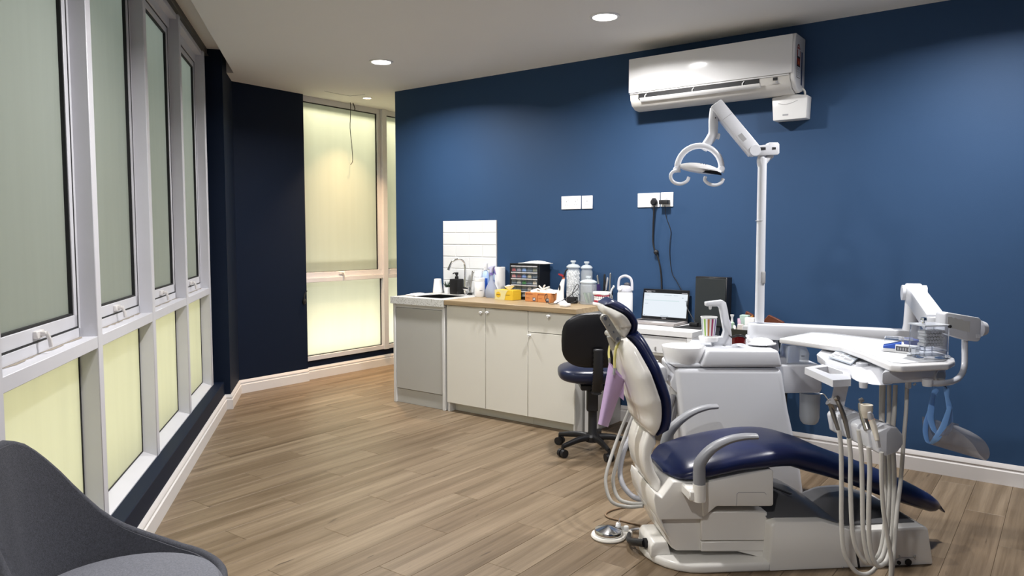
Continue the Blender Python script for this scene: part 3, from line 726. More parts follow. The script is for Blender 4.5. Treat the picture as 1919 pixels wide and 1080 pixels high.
for (u, v), rr in (((1684.5, 1055), .0085), ((1702, 1054), .0145)):
    c = cp(u, v, -.252); P('connector', MB(CF).cyl((c[0], -.256, c[1]), (c[0], -.248, c[1]), rr, n=18), GASK)
for u, v in ((1684.6, 1043), (1714, 1043), (1579, 1068)):
    c = cp(u, v, -.252); P('screw', MB(CF).ball((c[0], -.254, max(c[1], .008)), .005, 8, 6), STEEL)
P('hatch_line', MB(CF).tube([(p[0], -.2515, p[1]) for p in cpp([(1676, 1060), (1678, 1049), (1690, 1046), (1712, 1045), (1716, 1049)], -.2515)], .0013, 5), GREY)
P('back_cable', MB(CF).tube([(p[0], .24, p[1]) for p in cpp([(1512, 926), (1520, 919), (1532, 919), (1546, 928)], .24)], .008, 8, sub=4), GREY)
# -- lift: lower housing, panels, seat bowl, seat box
P('lift_housing', MB(CF).prism(cpp([(1228, 968), (1318, 968), (1318, 1034), (1268, 1034), (1258, 1028), (1246, 1005)], -.17), xz, -.17, .17, .012, 2), CHW)
P('lift_panel', MB(CF).prism(cpp([(1314, 960), (1438, 960), (1438, 1014), (1314, 1014)], -.19), xz, -.19, .17, .004, 1), CHW)
P('lift_panel', MB(CF).prism(cpp([(1314, 1016), (1438, 1014), (1438, 1034), (1314, 1034)], -.185), xz, -.185, .16, .004, 1), CHW)
P('lift_panel', MB(CF).prism(cpp([(1314, 1034), (1382, 1034), (1430, 1046), (1438, 1046), (1438, 1032), (1314, 1031)], -.18), xz, -.18, .15, .002, 1), CHW)
bowl = cpp([(1191, 880), (1189, 892), (1193, 916), (1204, 941), (1217, 960)], .12) + cpp([(1240, 975), (1318, 974), (1318, 905), (1262, 903)], -.205) + cpp([(1203, 889)], .12)
P('seat_bowl', MB(CF).prism(bowl, xz, -.205, .205, .014, 3, ang=.9), CHW)
P('seat_box', MB(CF).prism(cpp([(1316, 906), (1446, 880), (1450, 884), (1450, 946), (1447, 950), (1343, 950), (1318, 971)], -.215), xz, -.215, .215, .008, 2, ang=.7), CHW)
P('panel_line', MB(CF).tube([(p[0], -.2155, p[1]) for p in cpp([(1380, 948), (1381, 926), (1384, 923), (1432, 923), (1436, 927)], -.215)], .0012, 5), GREY)

# -- generic upholstered pad: stations (x, z, nx, nz, half thickness, half width)
def padmesh(st, p=3.2, q=2.4, n=28, flat=1.0):
    rings = []
    for x, z, nx, nz, h, w_ in st:
        ring = []
        for j in range(n):
            a = 2 * math.pi * j / n; c, s_ = math.cos(a), math.sin(a)
            yy = w_ * math.copysign(abs(c) ** (2 / p), c); hh = h * math.copysign(abs(s_) ** (2 / q), s_)
            ring.append((x + nx * hh, yy, z + nz * hh))
        rings.append(ring)
    return MB(CF).loft(rings)
# seat and leg cushion
wpx = [(1224, .17), (1250, .215), (1300, .235), (1400, .235), (1460, .215), (1520, .185), (1580, .165), (1640, .145), (1700, .12), (1740, .075), (1760, .03)]
tp = [(1226, 846), (1241, 830), (1276, 815.5), (1320, 804.5), (1367, 796.6), (1399, 793.5), (1430, 795.5), (1475, 809), (1517, 828), (1577, 849.5), (1633, 872), (1679, 891.7), (1711, 909), (1739, 928.6), (1756, 948)]
bt = [(1228, 875), (1240, 899), (1266.8, 905), (1298, 906.8), (1336, 900.5), (1383, 889.5), (1446, 881.6), (1482, 879), (1517, 890), (1577, 905.7), (1637, 928.6), (1700, 950), (1746, 962), (1757, 957)]
T_ = [cp(u, v, .8 * interp(u, wpx)) for u, v in tp]; B_ = [cp(u, v, -.85 * interp(u, wpx)) for u, v in bt]
WX = [(cp(u, 860, 0)[0], w_) for u, w_ in wpx]
st = []
x0, x1 = -.545, T_[-1][0] + .005
for k in range(41):
    f = k / 40; x = x0 + (x1 - x0) * (f + .05 * math.sin(2 * math.pi * f) * -1)
    zt_ = interp(x, T_); zb_ = interp(x, B_)
    h = max(.012, (zt_ - zb_) / 2); e = min(1, max(.18, ((x - x0) / .06)) ** .5) if x < x0 + .06 else (min(1, max(.2, (x1 - x) / .05)) ** .5 if x > x1 - .05 else 1)
    h = min(h, .075)
    st.append((x, zt_ - h, 0, 1, h * e, interp(x, WX) * (e ** .5)))
seat = P('seat_cushion', padmesh(st, 3.4, 2.3), DBLUE)
# -- backrest: shell and cushion, profile along the near edge
bk = [(1228, 819), (1235, 787), (1234, 760), (1228, 737), (1217, 705), (1206, 680), (1193, 655), (1180, 640)]
Bn = cpp(bk, -.19)
def prof(pts, off=0.0):
    v_ = [Vector((a, 0, b_)) for a, b_ in pts]; v_, _ = spline(v_, 4); out = []
    for i, p in enumerate(v_):
        t = (v_[min(i + 1, len(v_) - 1)] - v_[max(i - 1, 0)]).normalized(); out.append((p, Vector((t.z, 0, -t.x))))   # normal towards the patient (+x)
    return out
pr = prof(Bn); m_ = len(pr)
wb_ = lambda f: interp(f, [(0, .17), (.08, .205), (.35, .225), (.6, .215), (.85, .165), (1, .125)])
rings = []; n_ = 24
for i, (p, nn) in enumerate(pr):
    f = i / (m_ - 1); w_ = wb_(f); e = min(1, .35 + f / .08, .35 + (1 - f) / .06); dep = interp(f, [(0, .05), (.3, .085), (.7, .075), (1, .045)]) * e
    ring = []
    for j in range(n_):
        a = 2 * math.pi * j / n_; c, s_ = math.cos(a), math.sin(a)
        yy = w_ * math.copysign(abs(c) ** .62, c)
        dd = -dep * abs(s_) ** .8 if s_ < 0 else .012 * abs(s_) ** .5
        ring.append(p + nn * dd + Vector((0, yy, 0)))
    rings.append(ring)
P('back_shell', MB(CF).loft(rings), CHW, sharp=70)
st = []
for i, (p, nn) in enumerate(pr):
    f = i / (m_ - 1); e = min(1, .2 + f / .08, .2 + (1 - f) / .07); h = .031 * e; c = p + nn * (.012 + h * .85)
    st.append((c.x, c.z, nn.x, nn.z, h, wb_(f) * .97))
P('back_cushion', padmesh(st, 3.0, 2.3), DBLUE)
# -- bracket joining back and seat
br = cpp([(1190, 798), (1184, 818), (1183, 838), (1188, 864), (1200, 888), (1217, 912)], .06) + cpp([(1240, 905), (1228, 884), (1221, 856), (1224, 846), (1231, 832), (1229, 820), (1216, 806)], -.135)
P('back_bracket', MB(CF).prism(br, xz, -.135, .135, .014, 3, ang=.9), CHW)
# -- headrest
hd = [(1172, 633), (1178, 615), (1175, 603), (1166, 592), (1150, 583), (1133, 576)]
ph = prof(cpp(hd, -.09)); m_ = len(ph); rings = []
wh = lambda f: interp(f, [(0, .085), (.3, .13), (.7, .13), (1, .08)])
for i, (p, nn) in enumerate(ph):
    f = i / (m_ - 1); e = min(1, .4 + f / .1, .4 + (1 - f) / .12); dep = interp(f, [(0, .03), (.25, .052), (.6, .05), (1, .022)]) * e; ring = []
    for j in range(n_):
        a = 2 * math.pi * j / n_; c, s_ = math.cos(a), math.sin(a)
        ring.append(p + nn * (-dep * abs(s_) ** .8 if s_ < 0 else .008 * abs(s_) ** .5) + Vector((0, wh(f) * math.copysign(abs(c) ** .62, c), 0)))
    rings.append(ring)
P('headrest_shell', MB(CF).loft(rings), CHW, sharp=70)
st = []
for i, (p, nn) in enumerate(ph):
    f = i / (m_ - 1); e = min(1, .2 + f / .10, .2 + (1 - f) / .12); h = .021 * e; c = p + nn * (.008 + h * .85); st.append((c.x, c.z, nn.x, nn.z, h, wh(f) * .97))
P('headrest_cushion', padmesh(st, 2.8, 2.2), DBLUE)
# link arm with two bolts
la, lb_ = cp(1132.5, 596, -.10), cp(1156, 634.5, -.10)
LK = mat('link_grey_metal', (.42, .41, .38, 1), .4, metal=.5)
v0 = Vector((la[0], 0, la[1])); v1 = Vector((lb_[0], 0, lb_[1])); dv = (v1 - v0).normalized(); nv_ = Vector((dv.z, 0, -dv.x))
poly = []
for c, s0_ in ((v0, math.pi / 2), (v1, -math.pi / 2)):
    for k in range(7):
        a = s0_ + math.pi * k / 6; q = c + nv_ * (.0175 * math.sin(a)) - dv * (-.0175 * math.cos(a)) ; poly.append((q.x, q.z))
lk = P('headrest_link', MB(CF).prism(poly, xz, -.112, -.088, .002, 1), LK)
for k in (0, .33, .66, 1):
    q = v0 + (v1 - v0) * k; rr = .0075 if k in (0, 1) else .0035
    P('bolt', MB(CF).cyl((q.x, -.118, q.z), (q.x, -.110, q.z), rr, n=10), STEEL, lk)
P('link_rod', MB(CF).cyl((v1.x, -.09, v1.z), (v1.x, .09, v1.z), .014, n=12), LK)
P('link_post', MB(CF).tube([(v1.x, 0, v1.z), (v1.x + .02, 0, v1.z - .06)], .025, 10), LK)
# -- armrests
def armrest(px, y, rs, collar):
    c = [(a, y, b_) for a, b_ in cpp(px, y)]
    a_ = P('armrest', MB(CF).tube(c, rs, 12, sub=4, flat=(0, 1, 0)), ARMG)
    cc = cpp(collar, y)
    P('armrest_collar', MB(CF).cyl((cc[0][0], y, cc[0][1]), (cc[1][0], y, cc[1][1]), .027, .027, 18), CHW)
    return cc
R_ = [(.026, .026), (.026, .026), (.026, .025), (.027, .020), (.027, .016), (.026, .014), (.024, .012)]
cc = armrest([(1310.5, 908), (1310.5, 884), (1313, 866), (1333, 842), (1362, 826), (1392, 819), (1418, 818)], -.30, R_, [(1310, 939), (1310.5, 907)])
P('armrest_bracket', MB(CF).box(cc[0][0] - .045, cc[0][0] + .02, -.31, -.2, cc[0][1] + .002, cc[0][1] + .045, bev=.006, seg=1), CHW)
cc = armrest([(1243, 858), (1247, 830), (1256, 808), (1276, 787), (1300, 772), (1324, 764), (1344, 762)], .30, R_, [(1242, 890), (1243, 856)])
P('armrest_bracket', MB(CF).box(cc[0][0] - .04, cc[0][0] + .03, .2, .31, cc[0][1] + .002, cc[0][1] + .045, bev=.006, seg=1), CHW)

# -- suction hoses looping behind the head end (they belong to the cuspidor unit, see below)
# ================================================================== foot control
fc = onz(1140, 1007, .0); 
r = empty('foot_control', (fc.x, fc.y, 0), 0, 'round steel foot control pedal on the floor beside the chair base', 'foot pedal')
T = Matrix.Translation((fc.x, fc.y, 0))
P('base_plate', MB(T).lathe([(.0, .002), (.082, .002), (.084, .008), (.080, .016), (.0, .017)], n=36), WCRM, r)
P('disc', MB(T).lathe([(.060, .012), (.066, .018), (.067, .034), (.064, .039), (.0, .060)], n=40), STEEL if False else mat('polished_steel', (.62, .62, .62, 1), .14, metal=1), r)
P('switch_base', MB(T).prism([(.03, .02), (.10, -.03), (.118, .0), (.085, .065), (.05, .065)], lambda a, b_, d_: (a, b_, d_), .003, .03, .006, 2), WCRM, r)
P('switch', MB(T).lathe([(.013, .03), (.013, .048), (.010, .052), (.0, .053)], (.055, .048, 0), 12), WPLA, r)
P('switch', MB(T).lathe([(.013, .03), (.013, .046), (.010, .050), (.0, .051)], (.088, .012, 0), 12), WPLA, r)
P('lever', MB(T).cyl((.055, .048, .05), (.062, .05, .078), .003, .002, 6), CHROME, r)
cbq = CF @ Vector((-.608, -.06, .067)); P('cable_boot', MB().tube([(fc.x + .10, fc.y - .005, .02), (fc.x * .4 + cbq.x * .6, fc.y * .4 + cbq.y * .6, .040), cbq], [.010, .014, .019], 10, sub=3), BLK, r)
P('cable', MB().tube([(fc.x + .10, fc.y + .02, .012), onz(1185, 993, .015), onz(1215, 991, .012), onz(1240, 990, .012)], .006, 6, sub=4), GREY, r)
single('floor_cable', MB().tube([onz(u, v, .006) for u, v in ((1230, 950), (1190, 949), (1155, 954), (1136, 962), (1140, 970), (1168, 977), (1200, 985))], .0045, 6, sub=6), mat('brown_cable', (.20, .13, .075, 1), .6), 'thin brown cable looped on the floor behind the foot control', 'cable')

# ================================================================== cuspidor unit
YT = 3.93
at = aty
UNW = mat('unit_white', (0.685, 0.70, 0.745, 1), .24, coat=.15)
unit = empty('cuspidor_unit', (1.18, 4.15, 0), 0, 'white cuspidor tower with spittoon bowl and cup filler behind the chair', 'dental unit')
def fx(px, y): return [(at(u, v, y).x, at(u, v, y).z) for u, v in px]
wz3 = lambda a, b_, d_: (a, d_, b_)
body = fx([(1266, 690), (1466, 691), (1471, 720), (1479, 770), (1489, 815), (1502, 880)], YT)
zb0 = body[-1][0]
body = body[:-1] + [(body[-1][0] + .0, body[-1][1])] + [(body[-1][0] + .03, .0), (body[0][0] + .10, .0), (body[0][0] + .05, .35)]
P('tower', MB().prism(body, wz3, YT, YT + .42, .030, 4, ang=.9), UNW, unit)
top = fx([(1312, 689), (1327, 656), (1460, 657), (1467, 689)], YT - .004)
P('tower_top', MB().prism(top, wz3, YT - .004, YT + .40, .016, 3, ang=.9), UNW, unit)
P('shelf', MB().prism(fx([(1256, 682), (1314, 682), (1314, 689), (1266, 689)], YT + .01), wz3, YT + .01, YT + .19, .006, 2), UNW, unit)
P('holder_rest', MB().prism(fx([(1252, 684), (1266, 688), (1271, 740), (1256, 724), (1255, 716), (1262, 700)], YT + .05), wz3, YT + .03, YT + .16, .006, 2), UNW, unit)
# bowl
bc = at(1281, 648, YT + .105); 
BT = Matrix.Translation((bc.x, YT + .105, 0)); rz_ = bc.z; k = (YT + .105) / FPX
P('bowl', MB(BT).lathe([(.0, rz_ - .085), (33 * k, rz_ - .088), (36 * k, rz_ - .07), (41 * k, rz_ - .004), (40.5 * k, rz_), (39 * k, rz_ - .003), (30 * k, rz_ - .055), (.02, rz_ - .068), (.0, rz_ - .069)], n=40), WGLO, unit)
# cup filler
yf = YT + .17
sp = fx([(1321, 566), (1352, 562), (1359, 567), (1362, 580), (1369, 622), (1371, 645), (1337, 645), (1337, 640), (1352, 632), (1356, 620), (1348, 578), (1345, 574), (1322, 574)], yf)
P('cup_filler', MB().prism(sp, wz3, yf - .022, yf + .022, .005, 2, ang=.9), UNW, unit)
q = at(1331, 576, yf); P('filler_nozzle', MB(Matrix.Translation((q.x, yf, q.z))).lathe([(.009, .006), (.009, -.006), (.006, -.012), (.0, -.013)], n=12), WPLA, unit)
q = at(1328, 632, yf - .03); P('cup_shelf', MB(Matrix.Translation((q.x, yf - .03, q.z))).lathe([(.030, -.026), (.050, -.020), (.055, .0), (.052, .006), (.0, .007)], n=28), WGLO, unit)
P('shelf_arm', MB().prism(fx([(1330, 632), (1352, 630), (1370, 646), (1370, 654), (1336, 654)], yf), wz3, yf - .02, yf + .02, .004, 1), UNW, unit)
q = at(1329, 629, yf - .03)
# rear column with the arm boss
ya = 4.16
ab = at(1423, 618, ya)
P('rear_column', MB(Matrix.Translation((ab.x, ya, 0))).lathe([(.075, .0), (.075, ab.z - .085), (.072, ab.z - .045)], n=28), UNW, unit)
P('rear_block', MB().prism(fx([(1412, 633), (1458, 633), (1462, 660), (1412, 660)], ya - .05), wz3, ya - .05, ya + .10, .008, 2), UNW, unit)
# side module with the water bottle
ym = 4.05
P('side_module', MB().prism(fx([(1464, 684), (1539, 684), (1541, 690), (1541, 730), (1538, 737), (1468, 738)], ym), wz3, ym, ym + .17, .012, 3), UNW, unit)
P('module_neck', MB().prism(fx([(1440, 670), (1475, 670), (1475, 735), (1440, 735)], ym + .04), wz3, ym + .03, ym + .14, .004, 1), UNW, unit)
q = at(1518, 738, ym + .085); qb = at(1518, 794, ym + .085); T = Matrix.Translation((q.x, ym + .085, 0))
P('water_bottle', MB(T).lathe([(.0, qb.z + .006), (.035, qb.z), (.047, qb.z + .014), (.054, qb.z + .04), (.055, q.z - .03), (.056, q.z + .004)], n=24), mat('milky_bottle', (.50, .53, .55, 1), .25), unit)
# suction holder behind the chair back
P('suction_holder', MB().prism(fx([(1222, 688), (1243, 684), (1249, 694), (1248, 712), (1240, 719), (1224, 720)], 4.0), wz3, 3.96, 4.10, .012, 3), UNW, unit)
P('suction_tip', MB().tube([at(1213, 690, 3.98), at(1218, 676, 3.98), at(1226, 675, 3.98), at(1233, 678, 3.98)], .005, 8, sub=3), WPLA, unit)
P('holder_arm', MB().prism(fx([(1236, 743), (1262, 743), (1262, 753), (1236, 753)], 4.02), wz3, 4.0, 4.05, .004, 1), UNW, unit)
RIB = mat('grey_ribbed_hose', (.26, .26, .28, 1), .5)
for px, rr, yy in (([(1262, 740), (1256, 765), (1252, 800), (1250, 840), (1244, 900)], .013, 3.98), ([(1268, 742), (1264, 770), (1258, 800), (1256, 850), (1250, 905)], .016, 4.02)):
    P('suction_hose', MB().tube([at(u, v, yy) for u, v in px], rr, 8, sub=8), RIB, unit)
# ribs on the fat hose that falls behind the head end
for px, yy, rr, ribs in (([(1183, 760), (1160, 815), (1141, 870), (1135, 905), (1146, 940), (1175, 950), (1205, 949)], [3.75, 3.7, 3.6, 3.55, 3.5, 3.48, 3.45], .0085, 0), ([(1190, 772), (1172, 815), (1155, 870), (1149, 905), (1160, 935), (1185, 944), (1208, 944)], [3.8, 3.75, 3.65, 3.6, 3.55, 3.5, 3.46], .0095, 0), ([(1192, 790), (1180, 820), (1168, 850), (1162, 885), (1168, 910), (1185, 930), (1206, 938)], [3.85, 3.8, 3.72, 3.66, 3.6, 3.55, 3.5], .014, 1)):
    pts = [at(u, v, y_) for (u, v), y_ in zip(px, yy)]
    if ribs:
        pp, _ = spline(pts, 14); rad = [rr if i % 2 else rr * .86 for i in range(len(pp))]; P('suction_hose', MB().tube(pp, rad, 10), RIB, unit, sharp=80)
    else: P('suction_hose', MB().tube(pts, rr, 8, sub=8), mat('light_grey_hose', (.33, .32, .30, 1), .5), unit)

# ================================================================== operating light on its pole
px_ = at(1423, 600, ya); 
ol = empty('operating_light', (px_.x, ya, px_.z), 0, 'white dental operating light on a jointed arm and tall pole', 'dental light')
topz = at(1428, 300, ya).z
xb = at(1423.2, 603, ya).x; xt = at(1428.5, 305, ya).x
P('pole', MB().cyl((xb, ya, px_.z - .012), (xt, ya, topz + .01), .0255, .0238, 20), UNW, ol)
q = at(1427, 520, ya); P('pole_button', MB().box(q.x - .010, q.x + .014, ya - .030, ya - .018, q.z - .036, q.z + .036, .008, 3), mat('button_grey', (.42, .42, .43, 1), .5), ol)
q = at(1424, 414, ya); P('pole_joint', MB(Matrix.Translation((q.x + .002, ya, q.z))).lathe([(.0246, -.002), (.0252, -.001), (.0252, .001), (.0246, .002)], n=20), GREY, ol)
P('pole_fork', MB().tube([at(1428, 312, ya), at(1436, 300, ya), at(1447, 291, ya)], [.018, .016, .014], 10, sub=3).tube([at(1428, 312, ya), at(1426, 300, ya), at(1430, 288, ya)], [.0236, .022, .02], 12, sub=3), UNW, ol)
kn = fx([(1414, 274), (1437, 272), (1438, 268), (1455, 268), (1458, 271), (1458, 288), (1455, 291), (1414, 293)], ya)
kk = P('knuckle', MB().prism(kn, wz3, ya - .026, ya + .026, .005, 2, ang=.9), UNW, ol)
P('knuckle_slot', MB().prism(fx([(1419, 276), (1435, 276), (1435, 281), (1419, 283)], ya - .0265), wz3, ya - .0268, ya - .024), GASK, kk)
P('knuckle_slot', MB().prism(fx([(1447, 276), (1454, 276), (1454, 280), (1447, 281)], ya - .0265), wz3, ya - .0268, ya - .024), GASK, kk)
yl = 4.24
a0, a1 = at(1412, 283, ya), at(1343, 199, yl)
d_ = (a1 - a0).normalized(); sd = Vector((0, 1, 0)); nr = d_.cross(sd).normalized(); sd = nr.cross(d_).normalized()
BMX = Matrix(((d_.x, sd.x, nr.x, a0.x), (d_.y, sd.y, nr.y, a0.y), (d_.z, sd.z, nr.z, a0.z), (0, 0, 0, 1)))
ln = (a1 - a0).length
arm_ = P('spring_arm', MB(BMX).box(-.01, ln + .012, -.032, .032, -.036, .036, .008, 2), UNW, ol)
P('arm_label', MB(BMX).box(.07, .115, -.0328, -.0318, -.002, .022), mat('label_grey', (.35, .35, .36, 1), .5), arm_)
P('arm_line', MB(BMX).box(.235, .2375, -.0326, -.0318, -.030, .030), GREY, arm_)
P('arm_pivot', MB().cyl(a0 + Vector((0, -.034, 0)), a0 + Vector((0, .034, 0)), .030, n=18), UNW, ol)
# drop arm and yoke
yk = yl
P('drop_arm', MB().tube([at(1338, 203, yk), at(1337, 225, yk), at(1336.5, 248, yk), at(1333, 258, yk), at(1324, 271, yk), at(1318, 280, yk)], [.022, .027, .026, .027, .025, .022], 14, sub=3), UNW, ol)
q = at(1348, 256, yk); P('drop_knob', MB().cyl(at(1336, 254, yk), q, .016, .017, 16), UNW, ol)
q = at(1341, 221, yk - .03); P('drop_screw', MB().ball(q, .004, 8, 6), GASK, ol)
cyk = at(1309, 316, yk); rx = 41 * yk / FPX; rz2 = 41 * yk / FPX
yp = [(cyk.x + rx * math.cos(a), yk - .02 + .04 * math.cos(a) * 0 + .0, cyk.z + rz2 * math.sin(a)) for a in [math.pi * k / 16 for k in range(-1, 18)]]
P('yoke', MB().tube(yp, (.016, .017), 10, flat=(0, 1, 0)), UNW, ol)
for u in (1268, 1351): 
    q = at(u, 317, yk - .02); P('yoke_pivot', MB().cyl(q + Vector((0, -.022, 0)), q + Vector((0, .022, 0)), .016, n=16), UNW, ol)
# lamp head: lens-shaped shell
hc = at(1311, 318, yk - .02); hl = 38 * yk / FPX
hrings = []
tilt = math.radians(-9)
for i in range(15):
    f = i / 14; x = -hl + 2 * hl * f; e = max(.12, (1 - (2 * f - 1) ** 2)) ** .45; ring = []
    for j in range(20):
        a = 2 * math.pi * j / 20; hz = (.034 if math.sin(a) > 0 else .020) * e; wy = .075 * e
        xx, zz = x, hz * math.copysign(abs(math.sin(a)) ** .8, math.sin(a)); ring.append((hc.x + xx * math.cos(tilt) - zz * math.sin(tilt), hc.y + wy * math.cos(a), hc.z + xx * math.sin(tilt) + zz * math.cos(tilt)))
    hrings.append(ring)
lh = P('lamp_head', MB().loft(hrings), WGLO, ol)
wn = [(-.005, -.017), (.01, -.006), (.035, .002), (.075, .002), (.098, -.006), (.102, -.016)]
P('lamp_window', MB(Matrix.Translation((hc.x + .005, hc.y - .0, hc.z)) @ Matrix.Rotation(-tilt, 4, 'Y')).prism([(a, b_ - .006) for a, b_ in wn], wz3, -.079, -.066), BLKG, lh)
for k in range(3):
    P('vent', MB(Matrix.Translation((hc.x, hc.y, hc.z)) @ Matrix.Rotation(-tilt, 4, 'Y')).box(-.012 + k * .013, -.007 + k * .013, -.052, -.035, .0265, .0285), BLK, lh)
for px in ([(1268, 319), (1259, 324), (1257, 333), (1263, 342), (1275, 345), (1287, 340), (1291, 332)], [(1322, 331), (1321, 338), (1329, 345), (1341, 347), (1351, 343), (1355.5, 335)]):
    P('handle', MB().tube([at(u, v, yk - .06) for u, v in px], .0095, 8, sub=4), UNW, ol)

# ================================================================== delivery unit
ZT = .98
T3 = lambda u, v, z=ZT: onz(u, v, z)
du = empty('delivery_unit', (ab.x, ya, ab.z - .04), 0, 'white swing-arm instrument table with hanging handpiece hoses over the chair foot', 'dental unit')
yr = 3.86
pR = at(1712, 619, yr)
# main arm: rounded bar from boss to far elbow
bz0, bz1 = at(1423, 634, ya).z, at(1423, 606, ya).z
av = Vector((pR.x - ab.x, yr - ya, 0)); al = av.length; aa = math.atan2(av.y, av.x)
MA = Matrix.Translation((ab.x, ya, 0)) @ Matrix.Rotation(aa, 4, 'Z')
ol_ = [(.064 * math.cos(a), .064 * math.sin(a)) for a in [math.pi / 2 + math.pi * k / 10 for k in range(11)]] + [(al + .045 * math.cos(a), .045 * math.sin(a)) for a in [-math.pi / 2 + math.pi * k / 10 for k in range(11)]]
P('main_arm', MB(MA).prism(ol_, lambda a, b_, d_: (a, b_, d_), bz0, bz1, .008, 2, ang=.8), UNW, du)
zk = at(1712, 560, yr).z
el = P('elbow_post', MB(Matrix.Translation((pR.x - .012, yr, 0))).lathe([(.044, bz1 - .004), (.038, bz1 + .03), (.034, zk), (.030, zk + .03)], n=24), UNW, du)
# spring arm, comes forward to the hub
h0 = at(1712, 549, yr); h1 = at(1752, 606, 3.36)
d_ = (h1 - h0).normalized(); sd = d_.cross(UP).normalized(); nr = sd.cross(d_).normalized()
BM2 = Matrix(((d_.x, sd.x, nr.x, h0.x), (d_.y, sd.y, nr.y, h0.y), (d_.z, sd.z, nr.z, h0.z), (0, 0, 0, 1))); ln = (h1 - h0).length
P('spring_arm', MB(BM2).box(-.03, ln + .01, -.040, .040, -.045, .045, .010, 2), UNW, du)
P('pivot_cap', MB().cyl(h0 - sd * .058, h0 + sd * .055, .040, n=24), UNW, du)
hub = at(1756, 612, 3.34)
P('hub', MB(Matrix.Translation(hub)).lathe([(.040, -.16), (.043, -.055), (.046, .03), (.042, .042), (.0, .044)], n=28), UNW, du)
# tray top (plan polygon) and body under it
tray = [T3(u, v) for u, v in ((1460, 634), (1520, 621.5), (1552, 623), (1690, 640), (1775, 664), (1789, 671), (1790, 676), (1778, 682), (1690, 686.5), (1668, 684.5), (1618, 664), (1578, 650))]
P('tray', MB().prism([(p.x, p.y) for p in tray], lambda a, b_, d_: (a, b_, d_), ZT - .024, ZT, .007, 3, ang=.12), WGLO, du)
ins = [T3(u, v, ZT + .0008) for u, v in ((1468, 634), (1521, 624), (1550, 625.5), (1690, 643), (1770, 666), (1779, 671), (1770, 677), (1692, 681.5), (1673, 680), (1622, 661), (1580, 647))]
P('tray_mat', MB().prism([(p.x, p.y) for p in ins], lambda a, b_, d_: (a, b_, d_), ZT + .0002, ZT + .0016), mat('tray_mat_white', (.74, .76, .79, 1), .35), du)
def plan(px, z): return [(p.x, p.y) for p in (onz(u, v, z) for u, v in px)]
zl, zu = .905, ZT - .026
lower = plan([(1652, 722), (1669, 720.5), (1738, 716.5), (1766, 713), (1772, 705), (1765, 690), (1690, 676), (1668, 700)], zl)
P('body', MB().prism(lower, lambda a, b_, d_: (a, b_, d_), zl, zu, .010, 2, ang=.3), UNW, du)
# console with the sloping keypad and the rounded wing
tpx = [(1530, 664, .945), (1545, 676, .935), (1597, 693, .926), (1607, 697, .926), (1629, 701, .927), (1647, 691, .944), (1661, 684, .953), (1690, 668, .953), (1606, 652, .953), (1545, 650, .953)]
bpx = [(1532, 679), (1547, 689), (1600, 712), (1606, 715), (1635, 721.5), (1652, 722.8), (1673, 720.5), (1690, 690), (1600, 676), (1545, 668)]
mb = MB(); nb = len(bpx); vv_ = [onz(u, v, .904) for u, v in bpx] + [onz(u, v, z) for u, v, z in tpx]
ff_ = [tuple(range(nb))[::-1]] + [(k, (k + 1) % nb, nb + (k + 1) % nb, nb + k) for k in range(nb)] + [(10, 11, 12, 18, 19), (12, 13, 14, 15, 16, 17, 18)]
mb.add(vv_, ff_); P('console', bevelled(mb, .004, 2, .35), UNW, du, sharp=25)
# keypad
K0, K1, K2 = onz(1557, 672, .9395), onz(1588, 682, .9335), onz(1572, 661.5, .9480)
ku = (K1 - K0); kv = (K2 - K0); knm = ku.cross(kv).normalized()
if knm.z < 0: knm = -knm
K0 += knm * .004
def kq(u0, u1, v0, v1, h): return MB().loft([[K0 + ku * a + kv * b_ for a, b_ in ((u0, v0), (u1, v0), (u1, v1), (u0, v1))], [K0 + ku * a + kv * b_ + knm * h for a, b_ in ((u0, v0), (u1, v0), (u1, v1), (u0, v1))]])
kp = P('keypad', kq(-.1, 1.25, -.1, 1.2, .006), mat('keypad_blue_grey', (.62, .68, .75, 1), .35), du)
for a, b_, c, e in ((.05, .25, .30, .18), (.12, .62, .22, .18), (.42, .30, .20, .18), (.42, .72, .22, .18), (.70, .12, .42, .26), (.78, .62, .40, .24), (.02, .02, .16, .1)):
    P('key', kq(a, a + c, b_, b_ + e, .0068), GREY, kp)
q = onz(1616, 682, .941); P('knob_oval', MB(Matrix.Translation(q)).lathe([(.020, -.012), (.020, .003), (.0, .005)], n=20, sx=1.2, sy=.9), UNW, du)
q = onz(1618, 722, .900); P('foot_button', MB(Matrix.Translation(q)).lathe([(.0, -.012), (.014, -.010), (.016, .012)], n=16), UNW, du)
# handle loop
hz = .918
ho_ = ((1508, 689), (1543, 683), (1592, 700), (1595, 711), (1561, 713)); hi_ = ((1527, 690), (1551, 687), (1579, 697), (1580, 701), (1556, 701))
ring = lambda px, z: [Vector((onz(u, v, hz).x, onz(u, v, hz).y, z)) for u, v in px]
mb = MB(); rg = [ring(ho_, hz), ring(hi_, hz), ring(hi_, hz - .026), ring(ho_, hz - .026)]; mb.loft(rg, cap=False, closed=True)
P('handle', mb, UNW, du, sharp=25)
